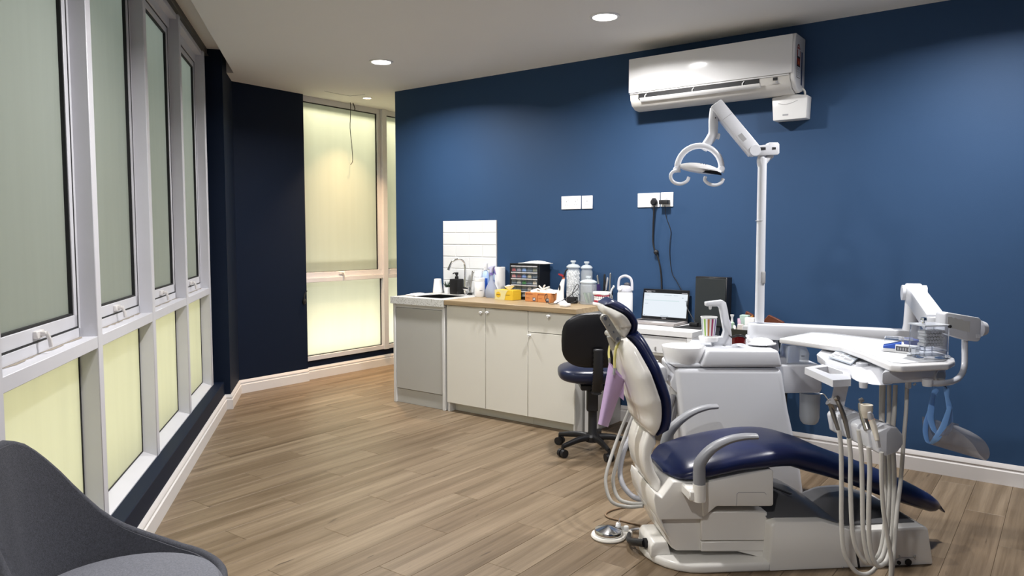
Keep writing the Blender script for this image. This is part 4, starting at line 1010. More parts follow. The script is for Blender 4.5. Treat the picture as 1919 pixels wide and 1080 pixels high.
# gauge, figure mark, switch
def on_front(u, v):                # front face of the body between two plan points
    a_ = onz(1669, 720.5, zl); b_ = onz(1770, 712, zl); n2 = (b_ - a_).cross(UP).normalized(); return onplane(u, v, a_ - n2 * 0, n2), n2
gp, gn = on_front(1756, 704)
if gn.y > 0: gn = -gn
ga = P('gauge', MB().cyl(gp - gn * .004, gp + gn * .016, .026, n=24), UNW, du)
P('gauge_ring', MB().cyl(gp + gn * .0155, gp + gn * .0185, .021, n=24), STEEL, ga); P('gauge_face', MB().cyl(gp + gn * .018, gp + gn * .0192, .017, n=24), mat('gauge_face_grey', (.45, .45, .45, 1), .3), ga)
tq, tn = on_front(1709, 705); rt = (gp - tq).normalized()
def mark(poly, nm='figure_mark'):
    P(nm, MB().prism(poly, lambda a, b_, d_: tq + rt * a + UP * b_ + gn * d_, .0, .0015), BLK, du)
mark([(-.002, .008), (.002, .008), (.003, .004), (.005, -.002), (.002, .0), (.004, -.010), (.001, -.010), (0, -.003), (-.002, -.010), (-.005, -.010), (-.002, .0), (-.004, -.002), (-.003, .004)])
# tube to the film viewer
tb = [at(1735, 718, 2.73), at(1765, 718.5, 2.75), at(1788, 714, 2.82), at(1802, 702, 2.88), at(1807.5, 684, 2.93), at(1808, 655, 2.96), at(1808, 630, 2.965)]
P('viewer_tube', MB().tube(tb, .0115, 12, sub=5), UNW, du)
q = at(1738, 718, 2.73); P('tube_base', MB(Matrix.Translation(q)).lathe([(.016, -.012), (.019, .0), (.018, .014)], n=18), UNW, du)
fv = fx([(1771, 590), (1776, 585.5), (1836, 596), (1840, 600), (1838, 638), (1833, 641), (1812, 639), (1770, 626)], 2.93)
vw = P('film_viewer', MB().prism(fv, wz3, 2.93, 3.0, .006, 2, ang=.6), UNW, du)
P('viewer_screen', MB().prism(fx([(1776, 594), (1783, 594), (1786, 597), (1790, 595.5), (1796, 599), (1802, 598), (1806, 601), (1818, 602.5), (1817, 623), (1776, 613)], 2.929), wz3, 2.9285, 2.931), mat('viewer_panel', (.60, .60, .58, 1), .3), vw)
P('viewer_knob', MB().cyl(at(1836, 616, 2.965), at(1846, 616, 2.965), .034, .026, 20), UNW, vw)
P('viewer_switch', MB().prism(fx([(1830, 627), (1837, 627), (1837, 634), (1830, 634)], 2.929), wz3, 2.9275, 2.93), UNW, vw)
# strut and instrument holder
sA, sB = onz(1585, 706, .90), at(1570, 752, 2.98)
P('holder_strut', MB().loft([[at(u, v, 2.84) for u, v in ((1566, 708), (1594, 708), (1582, 762), (1556, 757))], [at(u, v, 2.90) for u, v in ((1566, 708), (1594, 708), (1582, 762), (1556, 757))]]), UNW, du)
HL, HR = at(1572, 784, 2.98), at(1668, 826, 2.62)
hd_ = (HR - HL); hlen = hd_.length; hd_.normalize(); ho = hd_.cross(UP).normalized()      # ho: towards the viewer
if ho.y > 0: ho = -ho
hu = ho.cross(hd_).normalized()
if hu.z < 0: hu = -hu
HM = Matrix(((hd_.x, ho.x, hu.x, HL.x), (hd_.y, ho.y, hu.y, HL.y), (hd_.z, ho.z, hu.z, HL.z), (0, 0, 0, 1)))
dp = [(.040, -.045), (.052, .018), (.045, .030), (.0, .050), (-.025, .048), (-.048, .020), (-.050, -.015), (-.030, -.042), (.015, -.058)]
# built as blocks between the instrument slots
cuts = [0.0, .10, .29, .48, .67, .86, 1.0]
hk = P('instrument_holder', MB(HM).prism([(a if a < .02 else .018, b_) for a, b_ in dp], lambda a, b_, d_: (d_, a, b_), 0, hlen, .005, 2), UNW, du)
for c0_, c1_ in zip(cuts, cuts[1:]):
    P('holder_block', MB(HM).prism(dp, lambda a, b_, d_: (d_, a, b_), hlen * c0_ + (.008 if c0_ else 0), hlen * c1_ - (.008 if c1_ < 1 else 0), .005, 2, ang=.7), UNW, hk)
HOSE = mat('silicone_hose', (.60, .585, .55, 1), .45)
HPM = mat('handpiece_metal', (.42, .40, .38, 1), .28, metal=.9)
HPD = mat('handpiece_dark', (.22, .20, .18, 1), .3, metal=.8)
IVO = mat('ivory_plastic', (.66, .61, .52, 1), .4)
slots = [.10, .29, .48, .67, .86]
def sl3(k, o_=.035, z=0.0): return HM @ Vector((hlen * slots[k], o_, z))
# instruments
i1 = P('handpiece', MB().tube([at(1571, 806, 2.86), at(1562, 778, 2.88), at(1557, 760, 2.89)], [.007, .009, .010], 10, sub=4), HPD, du)
q = at(1557, 757, 2.89); P('syringe_head', MB().tube([q + Vector((-.008, 0, .010)), q + Vector((.008, 0, -.004)), q + Vector((.012, 0, -.028))], [.017, .016, .012], 12), HPM, i1)
P('syringe_tip', MB().tube([q, at(1545, 740, 2.9), at(1541, 738.5, 2.9), at(1536, 739, 2.9)], .0022, 6), STEEL, i1)
i2 = P('handpiece', MB().tube([at(1591, 822, 2.80), at(1583, 786, 2.82), at(1574, 762, 2.83), at(1568, 749, 2.84)], [.006, .009, .009, .007], 10, sub=4), HPD, du)
P('handpiece_head', MB().tube([at(1566, 748, 2.84), at(1571, 746, 2.83)], .010, 10), HPM, i2)
i4 = P('handpiece', MB().tube([at(1626, 806, 2.68), at(1620, 786, 2.70), at(1614, 768, 2.71), at(1612, 756, 2.72)], [.013, .014, .010, .008], 10, sub=4), HPM, du)
P('handpiece_head', MB().tube([at(1611, 752, 2.72), at(1617, 749, 2.72)], .009, 10), HPM, i4)
i5 = P('scaler', MB().tube([at(1644, 826, 2.58), at(1638, 802, 2.60), at(1633, 786, 2.61)], [.007, .011, .011], 12, sub=4), IVO, du)
P('scaler_neck', MB().tube([at(1633, 787, 2.61), at(1631, 778, 2.61), at(1629, 773, 2.61)], [.011, .010, .006], 12), GREY, i5)
P('scaler_ring', MB().tube([at(1633.5, 788, 2.61), at(1633, 786, 2.61)], .0115, 12), mat('label_orange', (.75, .22, .05, 1), .5), i5)
q = at(1624, 772, 2.66); P('bur_holder', MB(Matrix.Translation(q)).lathe([(.013, -.022), (.019, -.002), (.021, .004), (.021, .026), (.018, .027), (.014, .016), (.0, .015)], n=20), IVO, du)
# hoses falling from the holder and rising back to the body
hs = [([(1572, 806), (1576, 840), (1577, 900), (1577, 980), (1582, 1035), (1600, 1068), (1620, 1077), (1640, 1066), (1655, 1030), (1662, 960), (1660, 880), (1652, 800), (1652, 722)], 2.86, 2.95, .0085),
      ([(1591, 822), (1594, 860), (1594, 920), (1598, 1000), (1610, 1040), (1628, 1056), (1644, 1045), (1655, 1010), (1660, 940), (1657, 860), (1654, 800), (1656, 722)], 2.80, 2.93, .0085),
      ([(1609, 806), (1614, 850), (1616, 920), (1618, 1000), (1628, 1050), (1642, 1056), (1656, 1038), (1664, 990), (1668, 900), (1664, 820), (1666, 780), (1666, 722)], 2.74, 2.92, .0085),
      ([(1628, 838), (1630, 880), (1628, 960), (1630, 1020), (1640, 1056), (1652, 1060), (1664, 1045), (1672, 1000), (1676, 900), (1673, 820), (1676, 770), (1678, 722)], 2.68, 2.90, .0085),
      ([(1652, 848), (1652, 900), (1656, 960), (1664, 1010), (1670, 1050), (1669, 1090), (1674, 1050), (1681, 960), (1688, 900), (1694, 820), (1698, 770), (1700, 720)], 2.60, 2.88, .0075)]
for px, ya0, ya1, rr in hs:
    n2 = len(px); pts = [at(u, v, ya0 + (ya1 - ya0) * (k / (n2 - 1)) ** 1.3) for k, (u, v) in enumerate(px)]
    P('instrument_hose', MB().tube(pts, rr, 10, sub=8), HOSE, du)
q = at(1700, 722, 2.86); P('hose_clip', MB(Matrix.Translation(q)).box(-.004, .012, -.01, .01, -.012, .012, .002, 1), UNW, du)
P('toggle', MB().tube([at(1712, 722, 2.84), at(1716, 719, 2.84)], .004, 6), UNW, du)
# ================================================================== things on the worktops
def sx(u, t, v=555): return wall(u, v, t).x
def zz(u, v, t): return wall(u, v, t).z
def WT(s_, t_, z, rot=0.0): return WF @ Matrix.Translation((s_, t_, z)) @ Matrix.Rotation(rot, 4, 'Z')
def item(name, u, t, z, label, cat, group=None):
    s_ = sx(u, t); return wroot(name, s_, t, z, label, cat, group), WT(s_, t, z)
SW = CT + .001
CLOTH = mat('white_cloth', (.80, .80, .80, 1), .9, bump=.3, bscale=120)
PAPER = mat('white_paper', (.82, .82, .82, 1), .7)
# cloth
def clf(u, v): 
    return (.58 + .17 * u, .36 + .20 * (v - .5) + .04 * u, SW + .008 + .014 * (math.sin(u * 7 + v * 3) * .5 + .5) * math.sin(math.pi * v) ** .5 * math.sin(math.pi * u) ** .4)
mb = MB(WF).grid(clf, 16, 12, thick=.006)
single('folded_cloth', mb, CLOTH, 'white folded cloth lying on the stone worktop beside the basin', 'cloth')
# upturned cup stack
r, T = item('paper_cup_stack', 820.5, .07, SW, 'upturned stack of plain white paper cups beside the succulent', 'cup')
h = zz(820.5, 523, .07) - CT
for k in range(3): part('cup', MB(T).lathe([(.043 - .001 * k, .006 * k), (.045, .006 * k + .004), (.032, h - .008 * (2 - k)), (.0, h - .008 * (2 - k) + .001)], n=24), PAPER, r)
# succulent
r, T = item('potted_succulent', 839, .068, SW, 'small spiky succulent in a white pot between the cup and soap dispenser', 'plant')
part('pot', MB(T).lathe([(.0, .0), (.026, .0), (.034, .055), (.033, .058), (.030, .050), (.0, .050)], n=20), WGLO, r)
LEAF = mat('dark_succulent', (.012, .035, .018, 1), .5)
for k in range(14):
    a = k * 2.4; tl = .25 + .75 * (k / 13); L_ = .060
    d_ = Vector((math.cos(a) * tl * .8, math.sin(a) * tl * .8, 1.15 - tl * .5)).normalized()
    b_ = Vector((math.cos(a) * .008, math.sin(a) * .008, .05))
    part('leaf', MB(T).tube([b_, b_ + d_ * L_ * .45, b_ + d_ * L_ + UP * .004], [(.006, .003), (.008, .004), (.001, .001)], 6, sub=2), LEAF, r)
# soap dispenser
r, T = item('soap_dispenser', 856, .065, SW, 'square black soap dispenser with a pump by the tap', 'soap dispenser')
h = zz(856, 523, .065) - CT
MBK = mat('matte_black', (.008, .008, .009, 1), .5)
part('bottle', MB(T).box(-.046, .046, -.046, .046, 0, h, .006, 2), MBK, r)
p = part('pump', MB(T).lathe([(.017, h), (.017, h + .020), (.010, h + .024), (.010, h + .036), (.016, h + .040), (.016, h + .058), (.0, h + .060)], n=16), MBK, r)
part('nozzle', MB(T).tube([(0, 0, h + .054), (-.025, .008, h + .052), (-.036, .012, h + .044)], .005, 8), MBK, p)
# gooseneck tap
r, T = item('gooseneck_tap', 872, .075, SW, 'tall chrome gooseneck tap behind the basin', 'tap')
ht = zz(866, 486, .1) - CT
part('spout', MB(T).tube([(0, 0, .0), (0, 0, .15), (0, 0, ht - .075), (-.006, .015, ht - .022), (-.03, .05, ht), (-.065, .095, ht - .02), (-.082, .118, ht - .065)], .0105, 12, sub=6), CHROME, r)
part('nozzle', MB(T).tube([(-.078, .112, ht - .055), (-.088, .126, ht - .098)], [.011, .014], 12), CHROME, r)
part('valve', MB(T).cyl((-.012, 0, .055), (.055, .01, .055), .017, n=16), CHROME, r)
part('base', MB(T).lathe([(.024, .0), (.024, .006), (.015, .012), (.014, .07)], n=18), CHROME, r)
r, T = item('filter_tap', 881, .05, SW, 'thin grey lever tap leaning beside the gooseneck tap', 'tap')
part('spout', MB(T).tube([(0, 0, 0), (.003, 0, .06), (.020, .0, .14), (.034, .006, .195), (.048, .014, .210), (.062, .02, .200)], [.008, .007, .007, .009, .011, .007], 10, sub=4), STEEL, r)
part('base', MB(T).lathe([(.022, 0), (.022, .010), (.012, .016)], n=16), MBK, r)
# tubs and bottles
r, T = item('wipes_tub', 899, .17, SW, 'white plastic wipes tub with a screw lid in front of the bottles', 'tub')
h = zz(899, 521, .17) - CT
part('tub', MB(T).lathe([(.0, 0), (.043, 0), (.045, .004), (.045, h - .03), (.043, h - .026)], n=28), WPLA, r)
part('lid', MB(T).lathe([(.0445, h - .028), (.0465, h - .026), (.0465, h - .004), (.043, h), (.0, h)], n=28), WPLA, r)
part('print', MB(T).grid(lambda a, b_: (.0455 * math.cos(.35 + .55 * a), .0455 * math.sin(.35 + .55 * a), .052 + .008 * b_), 6, 1), GREY, r)
r, T = item('white_canister', 896.5, .070, SW, 'white canister with grey print standing behind the wipes tub', 'canister')
h = zz(898, 508, .070) - CT
part('can', MB(T).lathe([(.0, 0), (.036, 0), (.036, h - .012), (.033, h - .004), (.0, h)], n=24), WPLA, r)
part('print', MB(T).grid(lambda a, b_: (.0365 * math.cos(.75 + 1.5 * a), .0365 * math.sin(.75 + 1.5 * a), h - .075 + .026 * b_), 8, 1), mat('print_grey', (.55, .55, .56, 1), .5), r)
BLT = mat('pale_blue_liquid', (.42, .55, .78, 1), .25)
DBL = mat('print_blue', (.02, .09, .42, 1), .4)
def pumpbottle(u, t, vtop, label, capm, r0, name='sanitiser_bottle'):
    r, T = item(name, u, t, SW, label, 'bottle'); h = zz(u, vtop, t) - CT
    part('bottle', MB(T).lathe([(.0, 0), (r0, 0), (r0, h * .62), (r0 * .75, h * .72), (.014, h * .76), (.014, h * .80)], n=22), BLT, r)
    part('cap', MB(T).lathe([(.018, h * .78), (.020, h * .80), (.018, h), (.0, h)], n=16), capm, r)
    part('label', MB(T).grid(lambda a, b_: (r0 * 1.01 * math.cos(.4 + 2.2 * a), r0 * 1.01 * math.sin(.4 + 2.2 * a), h * .2 + h * .34 * b_), 10, 1), DBL, r)
pumpbottle(910.5, .060, 493.5, 'pale blue bottle with a tall white cap near the paper roll', WPLA, .031)
pumpbottle(924, .050, 499, 'pale blue bottle with a dark blue cap behind the spray bottle', DBL, .030)
# spray bottle
r, T = item('spray_bottle', 921, .17, SW, 'translucent spray bottle with a purple trigger head', 'spray bottle')
h = zz(921, 515, .17) - CT; 
part('bottle', MB(T).lathe([(.0, 0), (.052, 0), (.058, .008), (.058, .06), (.050, .085), (.026, .13), (.017, .155), (.015, h)], n=28, sy=.75), mat('frosted_plastic', (.62, .66, .75, 1), .3, trans=.55, ior=1.1), r)
PUR = mat('purple_plastic', (.20, .16, .42, 1), .4)
part('collar', MB(T).lathe([(.019, h - .004), (.019, h + .014), (.0, h + .015)], n=18), PUR, r)
hd2 = part('trigger_head', MB(T).prism([(-.032, h + .050), (-.020, h + .066), (.030, h + .078), (.036, h + .070), (.018, h + .050), (.010, h + .014), (-.010, h + .014), (-.012, h + .046)], lambda a, b_, d_: (a, d_, b_), -.013, .013, .003, 1), mat('lilac_plastic', (.55, .56, .74, 1), .4), r)
part('trigger', MB(T).tube([(.026, 0, h + .060), (.034, 0, h + .030), (.048, 0, h + .0)], [.006, .006, .004], 8, sub=3), PUR, hd2)
# paper towel roll
r, T = item('paper_towel_roll', 937, .055, SW, 'upright white paper towel roll against the blue wall', 'paper roll')
h = zz(937, 501, .055) - CT
part('roll', MB(T).lathe([(.012, 0), (.046, 0), (.046, h), (.012, h)], n=28, closed=True), PAPER, r)
part('core', MB(T).lathe([(.0115, .001), (.0115, h + .001), (.010, h + .001), (.010, .001)], n=16, closed=True), mat('cardboard', (.35, .25, .15, 1), .8), r)
s_ = sx(950, .08); single('small_box', MB(WF).box(s_ - .045, s_ + .045, .045, .115, SW, SW + .062, .002, 1), PAPER, 'small white box between the paper roll and drawer organiser', 'box', rz=RZW)
# drawer organiser
t0_ = .185; s0, s1 = sx(955.5, t0_), sx(1008.5, t0_); h = zz(982, 494.5, t0_)
r = wroot('drawer_organiser', (s0 + s1) / 2, .10, SW, 'black organiser cabinet of small clear drawers on the oak worktop', 'organiser')
OB = mat('organiser_black', (.006, .006, .007, 1), .45)
part('case', MB(WF).box(s0, s1, .012, t0_ - .012, SW, h, .003, 1), OB, r)
fr = MB(WF); fr.box(s0, s0 + .014, t0_ - .012, t0_, SW, h).box(s1 - .008, s1, t0_ - .012, t0_, SW, h).box(s0, s1, t0_ - .012, t0_, h - .014, h).box(s0, s1, t0_ - .012, t0_, SW, SW + .020)
part('face_frame', fr, OB, r)
DRW = mat('clear_drawer_front', (.10, .13, .17, 1), .25); LIP = mat('drawer_lip', (.40, .40, .42, 1), .4)
cc_ = {0: (.40, .12, .14), 2: (.25, .40, .75), 1: (.30, .30, .38), 4: (.25, .27, .22), 5: (.55, .28, .30), 6: (.22, .10, .12), 7: (.22, .33, .68), 8: (.48, .46, .36), 11: (.38, .42, .42), 12: (.05, .22, .08), 14: (.55, .53, .48), 18: (.45, .45, .43), 19: (.3, .32, .33), 22: (.42, .44, .46), 21: (.4, .4, .38), 24: (.36, .38, .40)}
dw = (s1 - s0 - .022) / 5; dh = (h - SW - .034) / 5
for i in range(5):
    for j in range(5):
        a = s0 + .014 + dw * j; zb = h - .014 - dh * (i + 1); c = cc_.get(i * 5 + j)
        d = part('drawer', MB(WF).box(a + .002, a + dw - .002, t0_ - .010, t0_ - .003, zb + .003, zb + dh - .002), DRW, r)
        part('drawer_lip', MB(WF).box(a + .001, a + dw - .001, t0_ - .004, t0_ + .008, zb + dh - .013, zb + dh - .003, .002, 1), LIP, d)
        if c:
            mm = mat('drawer_contents_%d' % (i * 5 + j), tuple(x * .7 for x in c) + (1,), .6, noise=.5, nscale=90)
            part('contents', MB(WF).prism([(.006, .004), (dw - .007, .004), (dw - .010, dh * .45), (dw * .55, dh * .62), (.010, dh * .5)], lambda x, z, y: (a + x, y, zb + z), t0_ - .0035, t0_ - .0015), mm, d)
# plastic bag on the organiser
def bagf(u, v): return (s0 + .06 + (s1 - s0 - .02) * u, .03 + .12 * v, h + .004 + .022 * (1 - abs(2 * u - 1) ** 3) * (.6 + .4 * math.sin(u * 9 + v * 5)) * math.sin(math.pi * v) ** .5)
single('plastic_bag', MB(WF).grid(bagf, 14, 8, thick=.004), mat('white_film', (.72, .72, .70, 1), .35), 'crumpled white plastic bag lying on the drawer organiser', 'bag')
# tissue box
zt_ = SW; ca = sx(961.5, .31); 
ang = math.radians(0)
r = wroot('tissue_box', ca - .07, .24, SW, 'yellow tissue box with a tissue pulled up, on the oak worktop', 'tissue box')
ta, tb_, tc_ = .31, .19, SW + .085
sL = sx(924.5, .335)
YELB = mat('tissue_yellow', (.72, .47, .03, 1), .5); YELP = mat('tissue_pale_yellow', (.70, .62, .30, 1), .5)
TM = WF @ Matrix.Translation((ca, .315, SW)) @ Matrix.Rotation(math.radians(0), 4, 'Z')
ln_ = ca - sL
part('carton', MB(TM).box(-ln_, 0, -.115, 0, 0, .082, .0015, 1), YELB, r)
arc = [(-ln_, .0005), (-ln_, .0815), (-.035, .0815)] + [(-.035 - .045 * math.sin(a) ** 1, .0815 * math.cos(a)) for a in [math.pi / 2 * k / 6 for k in range(1, 6)]] + [(-.085, .0005)]
part('pale_front', MB(TM).prism(arc, lambda a, b_, d_: (a, d_, b_), .0005, .0014), YELP, r)
part('badge', MB(TM).cyl((-ln_ + .038, .0012, .043), (-ln_ + .038, .0024, .043), .024, n=24), YELB, r)
bd = MB(TM); bd.cyl((-ln_ + .038, .0024, .043), (-ln_ + .038, .0027, .043), .024, n=24); 
part('badge_band', MB(TM).box(-ln_ + .020, -ln_ + .056, .0023, .0030, .038, .048), mat('print_brown', (.30, .18, .02, 1), .5), r)
part('print_line', MB(TM).box(-.075, -.03, .0006, .0012, .040, .044), mat('print_brown', (.30, .18, .02, 1), .5), r)
def tisf(u, v): 
    a = u * 2 * math.pi; q = .006 + .022 * v * (1 + .35 * math.sin(3 * a + 1)); return (-.075 + q * 1.5 * math.cos(a), -.055 + q * math.sin(a), .080 + .034 * v + .006 * math.sin(2 * a) * v)
part('tissue', MB(TM).grid(tisf, 18, 4, thick=.0015), PAPER, r)
# glove boxes
ORB = mat('orange_carton', (.58, .23, .075, 1), .55, noise=.05); ORT = mat('orange_carton_top', (.62, .36, .20, 1), .55)
def glovebox(u0, u1, t_, label, mats):
    a, c = sx(u0, t_), sx(u1, t_); r = wroot('glove_box', (a + c) / 2, t_ - .06, SW, label, 'carton')
    part('carton', MB(WF).box(a, c, t_ - .125, t_, SW, SW + .074, .0015, 1), ORB, r)
    part('print_bar', MB(WF).box(a + .02, a + .075, t_, t_ + .0008, SW + .058, SW + .064), mat('print_dark_orange', (.30, .08, .03, 1), .5), r)
    part('print_emblem', MB(WF).cyl((a + .014, t_, SW + .060), (a + .014, t_ + .0008, SW + .060), .007, n=12), mat('print_dark_orange', (.30, .08, .03, 1), .5), r)
    part('print_line', MB(WF).box(a + .012, a + .045, t_, t_ + .0008, SW + .028, SW + .031), mat('print_dark_orange', (.30, .08, .03, 1), .5), r)
    sq = part('print_square', MB(WF).box(c - .042, c - .014, t_, t_ + .0008, SW + .006, SW + .034), mat('print_slate', (.10, .11, .15, 1), .5), r)
    part('print_figure', MB(WF).prism([(-.010, -.002), (.000, -.002), (.000, -.008), (.010, .002), (.004, .010), (.000, .004), (-.010, .004)], lambda x, z, y: (c - .028 + x, y, SW + .020 + z), t_ + .0008, t_ + .0014), PAPER, sq)
    return a, c, r
a1_, c1_, r1_ = glovebox(984, 1006.3, .30, 'orange glove box with white gloves pulled out, touching the yellow tissue box side', 0)
a2_, c2_, r2_ = glovebox(1006.8, 1031.5, .31, 'orange glove box with white gloves pulled out, beside the curing light', 0)
GLV = mat('white_glove_latex', (.78, .77, .72, 1), .6)
def lump(cx, cy, cz, rx, ry, rz, seed):
    rnd = random.Random(seed); ph = [rnd.random() * 6 for _ in range(4)]
    def f(u, v):
        a = u * 2 * math.pi; b_ = v * math.pi / 2; k_ = 1 + .18 * math.sin(3 * a + ph[0]) + .12 * math.sin(5 * a + ph[1] + 4 * v); return (cx + rx * k_ * math.cos(a) * math.cos(b_), cy + ry * k_ * math.sin(a) * math.cos(b_), cz + rz * math.sin(b_) * (1 + .2 * math.sin(2 * a + ph[2])))
    return MB(WF).grid(f, 22, 6)
gz = SW + .073
part('gloves', lump((a1_ + c1_) / 2 + .02, .24, gz, .055, .045, .026, 1), GLV, r1_)
g2 = part('gloves', lump((a2_ + c2_) / 2 + .01, .25, gz, .075, .05, .030, 2), GLV, r2_)
for dx, dz, tx in ((-.055, .055, -.02), (-.03, .062, .012), (-.02, .05, .045), (-.06, .03, -.035)):
    part('glove_finger', MB(WF).tube([((a2_ + c2_) / 2 + dx * .5 - .01, .26, gz + .012), ((a2_ + c2_) / 2 + dx * .8 - .01, .265, gz + dz * .6), ((a2_ + c2_) / 2 + dx + tx, .27, gz + dz)], [.009, .008, .006], 8, sub=3), GLV, g2)
# white box behind the gloves
s_ = sx(1038, .13); single('carton_lid', MB(WF).box(s_ - .11, s_ + .05, .07, .15, SW, SW + .085, .002, 1), PAPER, 'long white carton standing behind the orange glove boxes', 'box', rz=RZW)
# curing light
r, T = item('curing_light', 1050.5, .33, SW, 'white curing light with a red eye shield on its charging stand', 'curing light')
part('stand', MB(T).lathe([(.0, 0), (.056, 0), (.058, .008), (.050, .018), (.034, .030), (.0, .032)], n=28, sy=.8), WGLO, r)
q0 = Vector((0, 0, .022)); 
part('handle', MB(T).tube([(-.004, 0, .02), (-.002, 0, .07), (.008, 0, .13), (.022, 0, .178), (.028, 0, .20)], [(.034, .026), (.030, .024), (.022, .019), (.014, .012), (.009, .009)], 16, sub=4, flat=(1, 0, 0)), WGLO, r)
part('keypad', MB(T).ball((.006, .022, .126), (.008, .005, .022)), BLK, r)
REDP = mat('red_shield', (.25, .012, .006, 1), .2)
part('eye_shield', MB(T @ Matrix.Translation((.010, .002, .222)) @ Matrix.Rotation(math.radians(25), 4, 'Y')).lathe([(.0, -.002), (.026, -.0015), (.026, .0015), (.0, .002)], n=22, sx=1.1), REDP, r)
part('tip', MB(T).tube([(.026, 0, .195), (.036, 0, .222), (.046, 0, .255), (.062, 0, .27)], [.009, .007, .006, .006], 10, sub=3), BLK, r)
part('tip_collar', MB(T).cyl((.024, 0, .190), (.029, 0, .206), .0105, n=12), mat('coral_ring', (.70, .22, .12, 1), .5), r)
single('charging_cable', MB(WF).tube([(2.02, .36, SW + .004), (2.02, .385, SW + .05), (2.035, .38, SW + .075), (2.05, .385, SW + .01), (2.12, .39, SW + .006), (2.19, .30, SW + .06), (2.23, .24, SW + .12), (2.21, .22, SW + .15), (2.18, .24, SW + .07), (2.23, .25, SW + .03), (2.20, .30, SW + .004)], .0028, 6, sub=6), BLK, 'thin black charging cable tangled before the glass jars', 'cable')
s_ = sx(1070, .24); single('power_brick', MB(WF).box(s_ - .035, s_ + .04, .20, .25, SW, SW + .05, .004, 2), BLK, 'small black power brick before the tall jar of rolls', 'adapter', rz=RZW)
s_ = sx(1059, .50); single('white_charger', MB(WF).box(s_ - .030, s_ + .030, .465, .535, SW, SW + .024, .006, 2), WPLA, 'small white square charger on the front of the oak worktop', 'charger', rz=RZW)
# jars
JG = mat('jar_glass', (.75, .80, .84, 1), .05, alpha=.20)
def jar(u, t, vtop, rad, label, hfrac=.82):
    r, T = item('glass_jar', u, t, SW, label, 'jar'); h = zz(u, vtop, t) - CT; hb = h * hfrac
    part('jar_body', MB(T).lathe([(.0, 0), (rad, 0), (rad, hb * .92), (rad * .86, hb * .97), (rad * .86, hb), (rad * .80, hb), (rad * .80, hb * .96), (rad * .94, hb * .91), (rad * .94, .006), (.0, .006)], n=28), JG, r)
    part('lid', MB(T).lathe([(.0, hb + .002), (rad * .98, hb + .002), (rad * 1.02, hb + .010), (rad * .7, hb + (h - hb) * .45), (.012, hb + (h - hb) * .55), (.012, h - .018), (.022, h - .012), (.020, h), (.0, h)], n=28), mat('jar_lid_glass', (.66, .71, .74, 1), .1, alpha=.62), r)
    return r, T, h, hb
r, T, h, hb = jar(1074, .125, 488.5, .055, 'tall lidded glass jar packed with white cotton rolls')
rnd = random.Random(3); mb = MB(T)
for k in range(330):
    a = rnd.random() * 6.28; rr = (.014 + .030 * rnd.random() ** .5); zc = .012 + (hb * .84) * rnd.random(); tl = rnd.uniform(-.7, .7); yw = rnd.random() * 3.14
    d_ = Vector((math.cos(yw) * .5, math.sin(yw) * .5, .9)).normalized() * .016; c_ = Vector((rr * math.cos(a), rr * math.sin(a), zc)); mb.cyl(c_ - d_, c_ + d_, .0055, n=7)
part('cotton_rolls', mb, PAPER, r, kind='stuff')
jar(1099, .065, 490.5, .048, 'tall lidded empty glass jar behind the short jar')
r, T, h, hb = jar(1102.5, .21, 517.5, .066, 'short wide glass jar holding green strips', .74)
mb = None
for k in range(9):
    a = -.9 + k * .24; part('strip', MB(T @ Matrix.Rotation(.4 * k, 4, 'Z') @ Matrix.Rotation(math.radians(18), 4, 'Y')).box(-.012 + .002 * k, -.008 + .002 * k, -.02, .02, .010, .085 + .004 * (k % 3)), mat('green_strip_%d' % (k % 3), ((.05, .22, .06, 1), (.30, .42, .28, 1), (.02, .10, .05, 1))[k % 3], .5), r)
# notebook, tool holder, teeth
s_ = sx(1120, .13); single('purple_folder', MB(WF).box(-.005, .005, -.06, .05, 0, .15, .001, 1, M=Matrix.Translation((s_, .13, SW)) @ Matrix.Rotation(math.radians(-7), 4, 'Y')), mat('purple_cover', (.05, .03, .12, 1), .4), 'dark purple folder leaning between the short jar and teeth model', 'folder', rz=RZW)
r, T = item('tool_holder', 1134, .075, SW, 'black tool holder with pliers and brushes behind the teeth model', 'tool holder')
part('cup', MB(T).box(-.05, .05, -.035, .035, 0, .098, .004, 1), BLK, r)
for dx, lean, hh, m_ in ((-.035, -.28, .215, STEEL), (-.018, .10, .225, BLK), (-.004, .20, .20, GREY), (.016, -.18, .205, BLK), (.034, .10, .235, STEEL), (.040, .30, .14, WPLA)):
    part('tool', MB(T).tube([(dx, .0, .02), (dx + lean * .05, 0, .10), (dx + lean * .12, 0, hh * .95), (dx + lean * .10, .004, hh)], [.007, .007, .008, .004], 8, sub=3), m_, r)
part('marker', MB(T).tube([(-.045, .02, .03), (-.062, .02, .135)], .006, 8), mat('yellow_marker', (.75, .70, .10, 1), .5), r)
r, T = item('teeth_model', 1128.5, .26, SW, 'white dental teeth model with red gums beside the short jar', 'teeth model')
TW = mat('model_white', (.80, .80, .80, 1), .35); GUM = mat('model_gum', (.36, .022, .05, 1), .3)
part('lower_base', MB(T).prism([(-.066, -.035), (.060, -.035), (.060, .03), (.045, .052), (-.045, .052), (-.066, .03)], lambda a, b_, d_: (a, b_, d_), 0, .026, .004, 1), TW, r)
part('upper_base', MB(T).prism([(-.066, -.035), (.060, -.035), (.060, .03), (.045, .052), (-.045, .052), (-.066, .03)], lambda a, b_, d_: (a, b_, d_), .082, .106, .004, 1), TW, r)
arcp = lambda a, k_=1.0: (-.003 + .058 * k_ * math.sin(a), -.015 + .060 * k_ * math.cos(a))
for z0_, z1_, nm in ((.024, .042, 'lower_gum'), (.070, .086, 'upper_gum')):
    part(nm, MB(T).tube([(arcp(a)[0], arcp(a)[1], (z0_ + z1_) / 2) for a in [-1.35 + .27 * k for k in range(11)]], (.011, .010), 8, sub=2, flat=(0, 0, 1)), GUM, r)
